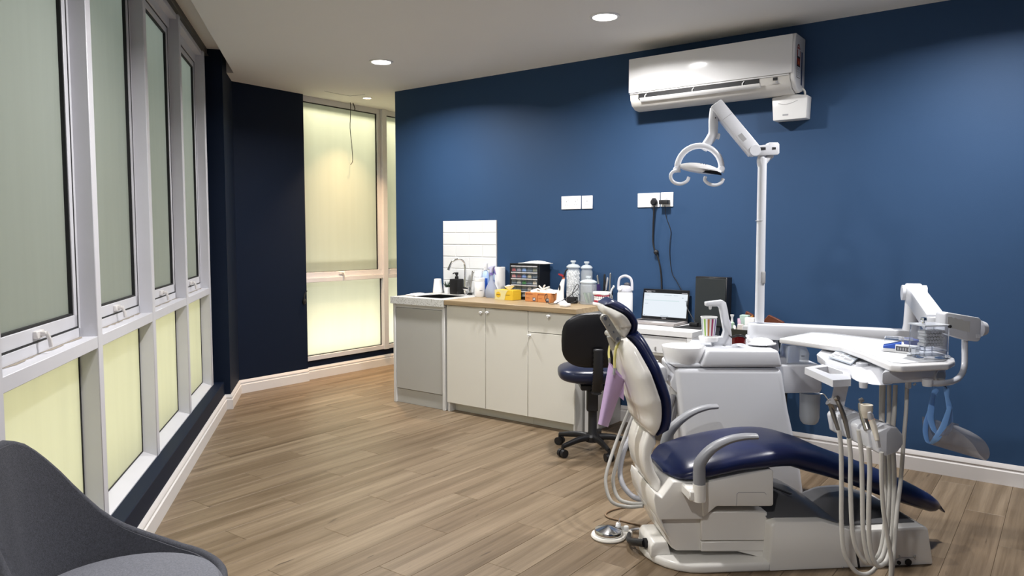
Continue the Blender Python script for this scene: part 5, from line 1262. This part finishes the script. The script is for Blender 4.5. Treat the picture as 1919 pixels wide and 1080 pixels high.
for k in range(12):
    a = -1.3 + 2.6 * k / 11; x, y = arcp(a, 1.02)
    for z0_, z1_ in ((.040, .056), (.056, .074)):
        part('tooth', MB(T @ Matrix.Translation((x, y, 0)) @ Matrix.Rotation(-a, 4, 'Z')).box(-.0062, .0062, -.006, .007, z0_, z1_, .003, 2), TW, r)
part('hinge', MB(T).tube([(.060, .0, .095), (.078, -.01, .075), (.078, -.01, .035), (.060, .0, .014)], .005, 8, sub=3), STEEL, r)
part('hinge_pin', MB(T).cyl((.060, .02, .056), (.088, .012, .060), .004, n=8), STEEL, r)

# ================================================================== things on the desk
SD = DZ + .001
r, T = item('water_bottle', 1171.5, .20, SD, 'white steel water bottle with a loop handle on the desk', 'water bottle')
hb = zz(1171, 547, .20) - DZ; hk_ = zz(1171, 518, .20) - DZ; rad = .0575
part('bottle', MB(T).lathe([(.0, 0), (rad * .96, 0), (rad, .006), (rad, hb - .012), (rad * .9, hb - .002), (rad * .86, hb)], n=32), WGLO, r)
LG = mat('lid_grey', (.55, .55, .60, 1), .4)
lid = part('lid', MB(T).lathe([(rad * .93, hb + .001), (rad * .93, hb + .025), (rad * .80, hb + .038), (.03, hb + .046), (.0, hb + .047)], n=28), LG, r)
part('spout_cap', MB(T).ball((.012, -.008, hb + .052), (.026, .02, .018)), mat('dark_grey_rubber', (.06, .06, .07, 1), .5), lid)
part('button', MB(T).cyl((-.012, .046, hb + .028), (-.012, .060, hb + .028), .016, n=18), WPLA, lid)
part('loop', MB(T).tube([(-rad, 0, hb + .012), (-rad * .98, 0, hb + .06), (-rad * .8, 0, hk_ - .018), (-.015, 0, hk_), (.015, 0, hk_), (rad * .8, 0, hk_ - .018), (rad * .98, 0, hb + .06), (rad, 0, hb + .012)], (.006, .010), 10, sub=4, flat=(0, 1, 0)), LG, r)
# laptop
tf, tb0 = .29, .055
l0, l1 = sx(1203, .05, 560), sx(1290, .05, 560)
r = wroot('laptop', (l0 + l1) / 2, .17, SD, 'open silver laptop with a bright white screen on the desk', 'laptop')
LAP = mat('laptop_silver', (.36, .33, .32, 1), .38, metal=.3)
part('base', MB(WF).box(l0, l1, tb0, tf, SD + .002, SD + .018, .004, 2), LAP, r)
kb_ = part('keyboard', MB(WF).box(l0 + .03, l1 - .03, tb0 + .025, tb0 + .125, SD + .0178, SD + .0186), BLK, r)
for i in range(4):
    for j in range(14):
        a = l0 + .034 + (l1 - l0 - .068) * j / 14; c = tb0 + .030 + .023 * i
        part('key', MB(WF).box(a + .001, a + (l1 - l0 - .068) / 14 - .002, c, c + .018, SD + .0186, SD + .0198), BLK, kb_)
part('touchpad', MB(WF).box((l0 + l1) / 2 + .0, (l0 + l1) / 2 + .095, tf - .088, tf - .016, SD + .0178, SD + .0184), mat('touchpad_grey', (.55, .54, .53, 1), .3), r)
lh_ = .228; tl = math.radians(9)
LM = WF @ Matrix.Translation(((l0 + l1) / 2, tb0 + .004, SD + .016)) @ Matrix.Rotation(tl, 4, 'X')
hw = (l1 - l0) / 2
ld = part('lid', MB(LM).box(-hw, hw, -.004, .003, 0, lh_, .003, 1), BLK, r)
part('bezel', MB(LM).box(-hw + .004, hw - .004, .003, .0036, .004, lh_ - .004), BLKG, ld)
SCR = mat('lit_screen', (.86, .93, 1.0, 1), .4, emit=.86)
SCR.node_tree.nodes['Principled BSDF'].inputs['Base Color'].default_value = (.02, .02, .02, 1)
part('screen', MB(LM).box(-hw + .012, hw - .012, .0036, .0042, .022, lh_ - .030), SCR, ld)
SCD = mat('screen_bar', (.03, .035, .04, 1), .4, emit=.02)
SCG = mat('screen_text', (.45, .52, .60, 1), .4, emit=.8)
SCB = mat('screen_band', (.74, .88, .92, 1), .4, emit=.8)
for q in (SCG, SCB): q.node_tree.nodes['Principled BSDF'].inputs['Base Color'].default_value = (.02, .02, .02, 1)
for k, (a, b_, c, e) in enumerate(((-hw + .02, -hw + .055, lh_ - .050, .0025), (-.01, .05, lh_ - .046, .0022), (.065, .10, lh_ - .046, .0022), (-hw + .02, -hw + .30, lh_ - .088, .006), (-hw + .02, -hw + .05, lh_ - .112, .0022), (hw - .055, hw - .043, lh_ - .062, .005), (-.03, .035, .026, .0035), (hw - .030, hw - .024, lh_ - .085, .006), (-hw + .02, -hw + .03, .028, .004))):
    part('screen_line', MB(LM).box(a, b_, .0042, .0046, c, c + e), SCG if k != 3 else SCB, ld)
for a, b_, c in ((-hw + .02, -hw + .10, lh_ - .018), (-hw + .03, -hw + .07, lh_ - .025), (hw - .06, hw - .016, lh_ - .026)):
    part('screen_line', MB(LM).box(a, b_, .0036, .0042, c, c + .003), GREY, ld)
part('logo', MB(LM).box(-.018, .018, .0036, .0040, .011, .015), GREY, ld)
# black computer case leaning at the wall
a, c = sx(1302, .13, 560), sx(1361, .13, 560); h = zz(1330, 519, .13)
r = wroot('computer_case', (a + c) / 2, .09, SD, 'black slim computer case standing behind the cup filler on the desk', 'computer')
part('case', MB(WF).box(-(c - a) / 2, (c - a) / 2, -.10, 0, 0, h - SD, .004, 1, M=Matrix.Translation(((a + c) / 2, .135, SD)) @ Matrix.Rotation(math.radians(2), 4, 'X')), BLK, r)
part('front_panel', MB(WF).box(-(c - a) / 2 + .006, (c - a) / 2 - .006, .0, .006, .01, h - SD - .012, .002, 1, M=Matrix.Translation(((a + c) / 2, .135, SD)) @ Matrix.Rotation(math.radians(2), 4, 'X')), mat('charcoal_panel', (.014, .018, .020, 1), .5), r)
s_ = sx(1290, .27); single('mouse_mat', MB(WF).prism([(sx(1262, .33), .33), (3.27, .33), (3.27, .15), (sx(1290, .15), .15)], lambda x, y, z: (x, y, z), SD, SD + .003), mat('black_fabric', (.012, .012, .013, 1), .8), 'thin black mouse mat beside the laptop', 'mouse mat')
s_ = sx(1302, .20); single('desk_gadget', MB(WF).box(s_ - .03, s_ + .03, .18, .225, SD + .004, SD + .032, .006, 2), BLK, 'small black gadget behind the mouse mat beside the laptop', 'gadget', rz=RZW)
single('laptop_cable', MB(WF).tube([(l1 + .01, .10, SD + .17), (l1 + .04, .16, SD + .13), (l1 + .10, .20, SD + .06), (l1 + .14, .2, SD + .012), (l1 + .16, .15, SD + .006)], .003, 6, sub=5), BLK, 'thin black cable drooping between the laptop and computer case', 'cable')

# ================================================================== trolley with clutter behind the tower
tt_ = .42; a, c = sx(1368, tt_, 620), sx(1412, tt_, 620); zr = zz(1385, 618, tt_)
r = wroot('black_trolley', (a + c) / 2, .24, 0, 'black storage trolley crowded with small supplies behind the cuspidor tower', 'trolley')
OLV = mat('olive_black', (.018, .018, .012, 1), .5)
part('bin_side', MB(WF).box(a, a + .006, .086, tt_ - .006, zr - .112, zr), OLV, r); part('bin_side', MB(WF).box(c + .12, c + .126, .086, tt_ - .006, zr - .112, zr), OLV, r)
part('bin_front', MB(WF).box(a, c + .126, tt_ - .006, tt_, zr - .12, zr, .001, 1), OLV, r)
part('bin_back', MB(WF).box(a, c + .126, .08, .086, zr - .12, zr, .001, 1), OLV, r)
part('bin_floor', MB(WF).box(a, c + .126, .08, tt_, zr - .12, zr - .112), OLV, r)
part('shelf', MB(WF).box(a, c + .126, .08, tt_, .40, .412), OLV, r); part('shelf', MB(WF).box(a, c + .126, .08, tt_, .08, .092), OLV, r)
for x in (a + .01, c + .116):
    for y in (.09, tt_ - .01): part('leg', MB(WF).cyl((x, y, 0), (x, y, zr - .10), .009, n=8), BLK, r)
zf = zr - .111
def sm(name, u, v0, v1, t, wd, dp_, m_, label, cat, bev=.002):
    s_ = sx(u, t, v0); z1_ = zz(u, v1, t); single(name, MB(WF).box(s_ - wd / 2, s_ + wd / 2, t - dp_ / 2, t + dp_ / 2, zf, z1_, bev, 1), m_, label, cat, rz=RZW)
sm('medicine_box', 1396, 600, 590.5, .25, .055, .05, mat('mint_carton', (.40, .52, .46, 1), .6), 'mint green medicine box standing in the black trolley', 'box')
sm('medicine_box', 1406, 600, 595.5, .30, .06, .04, PAPER, 'white medicine box standing in the black trolley beside the mint box', 'box')
sm('medicine_box', 1388, 605, 608, .36, .034, .03, mat('peach_white_carton', (.66, .60, .56, 1), .6), 'small cream carton near the trolley front', 'box')
sm('medicine_box', 1400, 606, 611, .36, .05, .03, mat('grey_white_carton', (.58, .58, .60, 1), .6), 'flat pale grey carton near the trolley front', 'box')
for u, v1, t, m_, lb in ((1367.5, 600, .36, mat('lilac_tube', (.55, .48, .68, 1), .5), 'white and lilac tube leaning in the trolley bin'), (1378, 610, .36, PAPER, 'slim white tube lying against the trolley front'), (1386, 597, .28, mat('pink_tube', (.66, .46, .60, 1), .5), 'pink and white tube standing in the trolley bin')):
    s_ = sx(u, t, 610); z1_ = zz(u, v1, t); single('supply_tube', MB(WF).tube([(s_ + .012, t, zf + .013), (s_ - .004, t, z1_ - .02), (s_ - .008, t, z1_)], [.010, .011, .007], 10), m_, lb, 'tube')
s_ = sx(1372, .30, 600); z1_ = zz(1372, 590, .30)
r = wroot('small_spray', s_, .30, zf, 'tiny clear pump bottle with green contents in the trolley bin', 'bottle')
part('bottle', MB(WT(s_, .30, zf)).lathe([(.0, 0), (.016, 0), (.016, z1_ - zf - .055), (.007, z1_ - zf - .045)], n=14), mat('pale_green_bottle', (.40, .55, .42, 1), .3), r)
part('pump', MB(WT(s_, .30, zf)).lathe([(.008, z1_ - zf - .046), (.006, z1_ - zf - .02), (.012, z1_ - zf - .008), (.013, z1_ - zf), (.0, z1_ - zf)], n=12), WPLA, r)
BRN = mat('brown_pouch', (.115, .030, .012, 1), .5)
t_ = .13
def pouch(px, t, label, m_):
    pts = [(wall(u, v, t).x, wall(u, v, t).z) for u, v in px]; single('pouch', MB(WF).prism(pts, lambda x, z, y: (x, y, z), t - .012, t + .012, .004, 1), m_, label, 'pouch')
pouch([(1395, 595), (1399, 583), (1412, 590), (1416, 602), (1412, 618), (1397, 620)], .16, 'brown pouch with a snap, standing in the black trolley', BRN)
pouch([(1399, 598), (1411, 591), (1412, 605), (1404, 620), (1399, 620)], .20, 'amber envelope tucked before the brown pouch', mat('amber_envelope', (.42, .18, .02, 1), .5))
pouch([(1432, 600), (1441, 590), (1452, 595), (1470, 604), (1470, 622), (1432, 622)], .16, 'brown folded wallet sticking up behind the light pole', BRN)

# ================================================================== things on the dental unit
q = aty(1328, 628.5, YT + .14); q.z = aty(1328, 632, YT + .14).z + .0075
r = empty('paper_cup', q, 0, 'paper cup with rainbow stripes on the cup filler shelf', 'cup')
hc_ = aty(1328, 594, YT + .14).z - q.z; T = Matrix.Translation(q); kk_ = (YT + .14) / FPX
part('cup_wall', MB(T).lathe([(.0, .0), (11.5 * kk_, .0), (14.8 * kk_, hc_ - .003), (14.2 * kk_, hc_ - .003), (11.0 * kk_, .004), (.0, .004)], n=36), PAPER, r)
part('rim', MB(T).lathe([(14.0 * kk_, hc_ - .004), (15.6 * kk_, hc_ - .002), (15.6 * kk_, hc_ + .001), (14.0 * kk_, hc_ + .001)], n=36, closed=True), PAPER, r)
cols = [(.30, .36, .42), (.28, .50, .10), (.48, .22, .08), (.35, .05, .13), (.16, .10, .30), (.12, .30, .55)]
for j in range(12):
    a0_ = 2 * math.pi * j / 12 + .1; c = cols[j % 6]
    part('stripe', MB(T).grid(lambda u, v: ((11.5 + 3.1 * v) * kk_ * 1.012 * math.cos(a0_ + .26 * u), (11.5 + 3.1 * v) * kk_ * 1.012 * math.sin(a0_ + .26 * u), .003 + (hc_ - .012) * v), 4, 1), mat('stripe_%d' % (j % 6), c + (1,), .6), r)
# protective glasses and lid on the tower top
ztop = aty(1400, 655, YT).z + .003
p0 = aty(1382, 646, YT + .12); p0.z = ztop + .003
mb = MB(Matrix.Translation(p0)); 
r = empty('safety_glasses', p0, 0, 'dark red tinted safety glasses lying on the tower top', 'glasses')
part('lens', MB(Matrix.Translation(p0)).grid(lambda u, v: (-.035 + .075 * u, -.015 - .02 * math.sin(math.pi * u), .005 + .035 * v + .01 * math.sin(math.pi * u)), 8, 4, thick=.003), mat('red_dark_lens', (.10, .006, .006, 1), .15), r)
part('frame', MB(Matrix.Translation(p0)).tube([(-.037, -.015, .045), (-.02, -.028, .055), (.0, -.034, .058), (.022, -.028, .052), (.042, -.014, .040)], .005, 8, sub=3), BLK, r)
for sg in (-1, 1): part('temple', MB(Matrix.Translation(p0)).tube([(sg * .038, -.014, .044), (sg * .036, .05, .045), (sg * .030, .09, .010)], (.003, .006), 8, sub=3), BLK, r)
p0 = aty(1427, 650, YT + .16); p0.z = ztop + .0015
r = empty('unit_lid', p0, 0, 'domed white lid on the cuspidor tower top', 'lid')
part('disc', MB(Matrix.Translation(p0)).lathe([(.0, 0), (.078, 0), (.080, .006), (.074, .012), (.0, .013)], n=32, sy=.85), WGLO, r)
part('dome', MB(Matrix.Translation(p0)).lathe([(.066, .0115), (.058, .022), (.036, .033), (.0, .038)], n=28, sy=.8), WGLO, r)
part('tab', MB(Matrix.Translation(p0)).tube([(-.06, .0, .016), (-.078, .0, .03), (-.07, .01, .045)], [.010, .012, .006], 8, sub=3), WGLO, r)
# glove pack on the side module
zm = aty(1500, 684, ym).z
g0 = aty(1487, 675, ym + .07)
r = empty('glove_pack', (g0.x, ym + .07, zm), 0, 'blue box wrapped in clear film on the side module under the tray', 'pack')
T = Matrix.Translation((g0.x, ym + .07, zm + .001))
part('blue_box', MB(T).box(-.045, .015, -.05, .06, .004, .095, .004, 1), mat('pack_blue', (.06, .17, .48, 1), .5), r)
part('film_wrap', MB(T).prism([(-.058, 0), (.062, 0), (.066, .06), (.048, .095), (.0, .115), (-.052, .10)], lambda x, z, y: (x, y, z), -.062, .066, .008, 2), mat('clear_film', (.78, .83, .88, 1), .2, alpha=.5), r)
part('print', MB(T).box(.018, .036, -.0632, -.0622, .045, .048), BLK, r)
# cotton dispenser on the tray
c0 = onz(1735, 676, ZT + .002)
e0, e1, e2 = onz(1732, 674, ZT + .002), onz(1777, 672.5, ZT + .002), onz(1716, 665, ZT + .002)
ux = (e1 - e0); cw = ux.length; ux.normalize(); uy = Vector((-ux.y, ux.x, 0)); cd = .085
chh = .125
CM = Matrix(((ux.x, uy.x, 0, e0.x), (ux.y, uy.y, 0, e0.y), (0, 0, 1, ZT + .002), (0, 0, 0, 1)))
r = empty('cotton_dispenser', e0, 0, 'clear acrylic dispenser full of cotton rolls on the instrument tray', 'dispenser')
ACR = mat('clear_acrylic', (.92, .94, .98, 1), .04, trans=.96, ior=1.1)
for nm, bx_ in (('wall', (0, cw, 0, .004, .012, chh)), ('wall', (0, .004, 0, cd, .012, chh)), ('wall', (cw - .004, cw, 0, cd, .012, chh)), ('wall', (0, cw, cd - .004, cd, .012, chh)), ('ramp', (.004, cw - .004, .004, cd - .004, .030, .034))):
    part(nm, MB(CM).box(*bx_), ACR, r)
part('base', MB(CM).box(-.006, cw + .006, -.006, cd + .006, 0, .012, .002, 1), ACR, r)
part('lid', MB(CM).box(-.004, cw + .004, -.004, cd + .004, chh, chh + .006, .001, 1), mat('acrylic_lid', (.80, .83, .88, 1), .15, trans=.4, ior=1.1), r)
part('lid_knob', MB(CM).lathe([(.006, chh + .006), (.006, chh + .014), (.012, chh + .020), (.010, chh + .030), (.0, chh + .032)], (cw * .25, cd * .5, 0), 14), CHROME, r)
part('hinge_pin', MB(CM).ball((cw - .002, -.004, chh), .007, 10, 6), BLK, r)
mb = MB(CM)
for i in range(6):
    zc = chh - .022 - i * .0125
    for j in range(9):
        x = .012 + j * .0125 + (.006 if i % 2 else 0)
        if x > cw - .012 or zc < .040 + .16 * (x) * .55: continue
        mb.cyl((x, .008, zc), (x, cd * .55, zc), .0062, n=9)
part('cotton_rolls', mb, PAPER, r, kind='stuff')
# blue burr box and little carton
b0 = onz(1672, 658, ZT + .002)
BM_ = Matrix.Translation((b0.x, b0.y, ZT + .002)) @ Matrix.Rotation(math.radians(-28), 4, 'Z')
r = empty('burr_box', (b0.x, b0.y, ZT + .002), 0, 'blue box with a raised clear lid on the instrument tray', 'box')
part('base', MB(BM_).box(-.035, .035, -.035, .035, 0, .014, .002, 1), WPLA, r)
part('insert', MB(BM_).prism([(-.033, .014), (.033, .014), (.033, .040), (-.033, .022)], lambda x, z, y: (x, y, z), -.030, .033, .001, 1), mat('royal_blue', (.03, .10, .50, 1), .4), r)
part('clear_lid', MB(BM_).box(-.030, .075, .0, .07, .045, .052, .001, 1), ACR, r); part('clear_lid_wall', MB(BM_).box(-.030, -.027, .0, .07, .016, .046), ACR, r)
b1 = onz(1700, 662, ZT + .002); B1M = Matrix.Translation((b1.x, b1.y, ZT + .002)) @ Matrix.Rotation(math.radians(-50), 4, 'Z')
r = empty('small_carton', (b1.x, b1.y, ZT + .002), 0, 'small white carton with a dark printed side next to the clear dispenser', 'box')
part('carton', MB(B1M).box(-.040, .040, -.018, .018, 0, .032, .001, 1), WPLA, r)
part('dark_panel', MB(B1M).box(-.036, .022, -.0188, -.0178, .008, .026), mat('panel_dark', (.06, .06, .07, 1), .4), r)
for k in range(5): part('print', MB(B1M).box(-.031 + .010 * k, -.025 + .010 * k, -.0192, -.0186, .011, .022), GREY, r)
part('slot', MB(B1M).box(.0395, .0406, -.014, .010, .002, .006), BLK, r)
b2 = onz(1712, 657, ZT + .002); single('blue_rack', MB(Matrix.Translation((b2.x + .01, b2.y + .03, ZT + .002))).box(-.02, .02, -.03, .03, 0, .042, .002, 1), mat('deep_blue', (.015, .04, .22, 1), .4), 'deep blue rack behind the clear dispenser', 'rack')

# ================================================================== bib and face shield
yb_ = 3.20
BIB = mat('lilac_bib', (.50, .36, .58, 1), .8, noise=.05, nscale=40)
r = empty('patient_bib', aty(1140, 800, 3.25), 0, 'lilac paper bib hanging by a yellow strap from the chair head', 'bib')
L0, L1, R0, R1 = (1141.5, 679), (1121, 795), (1171, 712), (1139, 801)
def bibf(u, v):
    lu, lv = L0[0] + (L1[0] - L0[0]) * v, L0[1] + (L1[1] - L0[1]) * v; ru, rv = R0[0] + (R1[0] - R0[0]) * v, R0[1] + (R1[1] - R0[1]) * v
    uu, vv = lu + (ru - lu) * u, lv + (rv - lv) * u + (6 * (1 - v)) * math.sin(math.pi * u)
    return aty(uu, vv, 3.30 - .055 * math.sin(math.pi * (u * .85 + .1)) + .04 * u)
part('bib_sheet', MB().grid(bibf, 14, 10, thick=.0012), BIB, r)
def bibb(u, v):
    uu = 1143 + 26 * u; return aty(uu, 679 + (30 * u) + 50 * v - 8 * v * u, 3.36)
part('bib_back', MB().grid(bibb, 6, 5, thick=.0012), BIB, r)
STRAP = mat('yellow_strap', (.66, .60, .22, 1), .6)
part('strap', MB().tube([aty(1152, 692, 3.245), aty(1152, 672, 3.25), aty(1155, 652, 3.255), aty(1165, 641, 3.26), aty(1177, 634, 3.28)], (.003, .0065), 8, sub=5, flat=(0, 1, 0)), STRAP, r)
part('strap', MB().tube([aty(1142, 675, 3.37), aty(1141, 660, 3.38), aty(1144, 645, 3.38), aty(1150, 638, 3.37)], (.003, .006), 8, sub=5), STRAP, r)
part('clip', MB().tube([aty(1150, 703, 3.235), aty(1152, 690, 3.24)], .006, 8), STEEL, r); part('clip', MB().tube([aty(1142, 682, 3.365), aty(1142, 671, 3.368)], .005, 8), STEEL, r)
FSB = mat('shield_blue', (.24, .48, .92, 1), .35)
r = empty('face_shield', aty(1765, 722, 2.78), 0, 'clear face shield with pale blue headband hanging under the tray', 'face shield')
yv = 2.78
def band(px, w_, nm='headband'):
    pts = [aty(u, v, yv + dy) for u, v, dy in px]; part(nm, MB().tube(pts, w_, 8, sub=5, flat=(1, 0, 0)), FSB, r)
band([(1755, 727, .06), (1748, 745, .06), (1745, 765, .06), (1744, 785, .05), (1750, 805, .03), (1758, 815, .0)], [(.014, .002), (.009, .002), (.013, .002), (.013, .002), (.011, .002), (.008, .002)])
band([(1773, 725, .0), (1775, 745, .0), (1779, 765, .0), (1781, 785, .01), (1779, 805, .02), (1770, 817, .03)], [(.012, .002), (.008, .002), (.011, .002), (.011, .002), (.011, .002), (.010, .002)])
band([(1741, 770, .07), (1736, 790, .07), (1734, 810, .05), (1738, 828, .02), (1744, 832, .0)], [(.006, .002), (.010, .002), (.011, .002), (.010, .002), (.006, .002)])
band([(1780, 762, -.01), (1774, 782, -.03), (1766, 803, -.05), (1755, 822, -.05), (1745, 832, -.02)], [(.008, .002), (.010, .002), (.011, .002), (.012, .002), (.006, .002)])
part('hook', MB().tube([aty(1765, 716, yv), aty(1770, 723, yv), aty(1774, 728, yv)], .0025, 6), BLK, r)
VIS = mat('visor_film', (.52, .50, .50, 1), .12, alpha=.36)
BROW = [(1728, 781, .10), (1729, 800, .08), (1733, 822, .05), (1743, 833, .0), (1756, 824, -.05), (1770, 806, -.07), (1784, 792, -.06)]
def vis(u, v):
    k = u * (len(BROW) - 1); i_ = min(int(k), len(BROW) - 2); f_ = k - i_
    b = [x + (y - x) * f_ for x, y in zip(BROW[i_], BROW[i_ + 1])]
    L2 = 104 * (1 - abs(2 * u - .95) ** 2.6) ** .6 if abs(2 * u - .95) < 1 else 0
    L2 = max(L2, 12)
    return aty(b[0] + L2 * v, b[1] + L2 * .24 * v + 6 * v * math.sin(math.pi * u), yv + b[2] * (1 - .25 * v) + .03 * v)
part('visor', MB().grid(vis, 30, 10, thick=.0006), VIS, r)

# ================================================================== operator stool
sc_ = Vector((.545, 4.98, 0))
r = empty('operator_stool', sc_, 0, 'black operator stool on five castors in front of the cream cabinets', 'stool')
T = Matrix.Translation(sc_)
LEA = mat('black_leatherette', (.004, .004, .006, 1), .35); NAV2 = mat('stool_seat_navy', (.008, .013, .04, 1), .32)
def pad(cx, cy, cz, hx, hy, hz_, m_, name, p=3.0, axis='z', tilt=0.0):
    rings = []
    for i in range(13):
        f = -1 + 2 * i / 12; k_ = max(.25, (1 - abs(f) ** 3)) ** .4; ring = []
        for j in range(32):
            a = 2 * math.pi * j / 32; c, s_ = math.cos(a), math.sin(a); x = hx * k_ * math.copysign(abs(c) ** (2 / p), c); y = hy * k_ * math.copysign(abs(s_) ** (2 / p), s_)
            ring.append((cx + x, cy + y, cz + hz_ * f) if axis == 'z' else (cx + x, cy + hz_ * f - .05 * (1 - (x / hx) ** 2) * 0 + tilt * y, cz + y))
        rings.append(ring)
    return part(name, MB(T).loft(rings), m_, r)
zs0, zs1 = aty(1060, 722, 4.9).z, aty(1060, 683, 4.9).z
pad(.0, .02, (zs0 + zs1) / 2, .235, .225, (zs1 - zs0) / 2 * .9, NAV2, 'seat', 3.2)
zb0_, zb1_ = aty(1100, 691, 4.72).z, aty(1100, 587, 4.72).z
pad(-.005, -.25, (zb0_ + zb1_) / 2, .225, (zb1_ - zb0_) / 2, .032, LEA, 'backrest', 3.0, 'y', -.06)
bl = MB(T); ys = [aty(1108, v, 4.66) for v in range(655, 741, 4)]
rings = []; n2 = 0
pts = [Vector((.0, -.305, aty(1108, v, 4.66).z)) for v in (655, 690, 712, 738)]; pts[2].y = -.29; pts[3].y = -.24
pp, _ = spline(pts, 9); rad = [(.036, .016) if i % 2 else (.030, .012) for i in range(len(pp))]
part('bellows', MB(T).tube(pp, rad, 12, flat=(1, 0, 0)), BLK, r, sharp=80)
part('back_bar', MB(T).tube([(0, -.25, zs0 - .02), (0, -.15, zs0 - .035), (0, .0, zs0 - .03)], (.03, .012), 8, sub=4, flat=(1, 0, 0)), BLK, r)
part('seat_plate', MB(T).box(-.09, .09, -.10, .10, zs0 - .035, zs0 + .004, .008, 1), BLK, r)
part('lever', MB(T).tube([(.06, -.02, zs0 - .02), (.17, -.06, zs0 - .03), (.235, -.08, zs0 - .045)], [.008, .008, .014], 8), BLK, r)
part('gas_column', MB(T).lathe([(.045, .10), (.030, .13), (.030, .30), (.020, .305), (.020, zs0 - .03)], n=18), BLK, r)
part('column_sleeve', MB(T).box(-.045, .03, -.065, .0, .28, zs0 - .03, .008, 1), BLK, r)
part('hub', MB(T).lathe([(.0, .062), (.05, .065), (.055, .10), (.045, .115), (.0, .116)], n=20), BLK, r)
a0_ = math.atan2(4.815 - 4.98 + .04, .373 - .545)
for k in range(5):
    a = a0_ + 2 * math.pi * k / 5; d_ = Vector((math.cos(a), math.sin(a), 0))
    l_ = part('leg', MB(T).tube([d_ * .03 + UP * .095, d_ * .12 + UP * .094, d_ * .22 + UP * .078, d_ * .262 + UP * .070], [(.024, .022), (.022, .018), (.018, .014), (.016, .012)], 8, sub=3, flat=(0, 0, 1)), BLK, r)
    c_ = d_ * .262; e_ = Vector((-d_.y, d_.x, 0)); cs = part('castor', MB(T).cyl(c_ + e_ * .006 + UP * .027, c_ + e_ * .028 + UP * .027, .027, n=16).cyl(c_ - e_ * .028 + UP * .027, c_ - e_ * .006 + UP * .027, .027, n=16).cyl(c_ - e_ * .01 + UP * .03, c_ + e_ * .01 + UP * .03, .018, n=12), BLK, r)
    part('castor_stem', MB(T).cyl(c_ + UP * .03, c_ + UP * .075, .010, n=10), BLK, r)

# ================================================================== armchair in the foreground
ac = Vector((-1.085, 1.98, 0))
FAB = mat('charcoal_weave', (.060, .062, .075, 1), .95, noise=.55, nscale=170, bump=.6, bscale=420)
FAB2 = mat('grey_weave', (.15, .155, .18, 1), .95, noise=.45, nscale=190, bump=.6, bscale=420)
r = empty('tub_armchair', ac, math.radians(12), 'dark grey woven shell armchair beside the window wall', 'armchair')
T = Matrix.Translation(ac) @ Matrix.Rotation(math.radians(12), 4, 'Z')
RIM = [(0, .892), (15, .885), (25, .862), (35, .818), (45, .752), (55, .675), (65, .605), (72, .567), (80, .535), (92, .503), (107, .475), (130, .462), (160, .455), (180, .45)]
def shellp(f, v):
    a = abs(f) * 180; ph = math.radians(180 - f * 180)           # f -1..1 around from the front, 0 = back
    rb = .235 + .045 * abs(math.sin(ph)); k_ = 1 + .22 * v * interp(a, [(0, 1), (60, .55), (180, .2)])
    zt2 = interp(a, RIM); z = .40 + (zt2 - .40) * v
    return (rb * k_ * math.cos(ph) * 1.02 + .01, rb * k_ * math.sin(ph), z)
part('shell', MB(T).grid(lambda u, v: shellp(2 * u - 1, v), 56, 12, thick=.022), FAB, r)
rimp = [shellp(2 * k / 56 - 1, 1.0) for k in range(56)]
part('rim_roll', MB(T).tube([Vector(p) for p in rimp], .014, 8, closed=True), FAB, r)
rings = []
for rr_, z in ((.0, .40), (.20, .40), (.245, .42), (.255, .455), (.235, .485), (.16, .497), (.0, .50)):
    rings.append([(max(rr_, .002) * (1.04 * math.cos(2 * math.pi * j / 40)) + .02, max(rr_, .002) * 1.02 * math.sin(2 * math.pi * j / 40), z) for j in range(40)])
part('seat_cushion', MB(T).loft(rings), FAB2, r)
part('underframe', MB(T).lathe([(.0, .33), (.14, .33), (.16, .40), (.0, .40)], n=24), FAB, r)
for sx_, sy_ in ((1, 1), (1, -1), (-1, 1), (-1, -1)):
    part('leg', MB(T).cyl((sx_ * .10, sy_ * .10, .34), (sx_ * .19, sy_ * .19, .0), .016, .010, 10), mat('oak_leg', (.35, .22, .12, 1), .5), r)
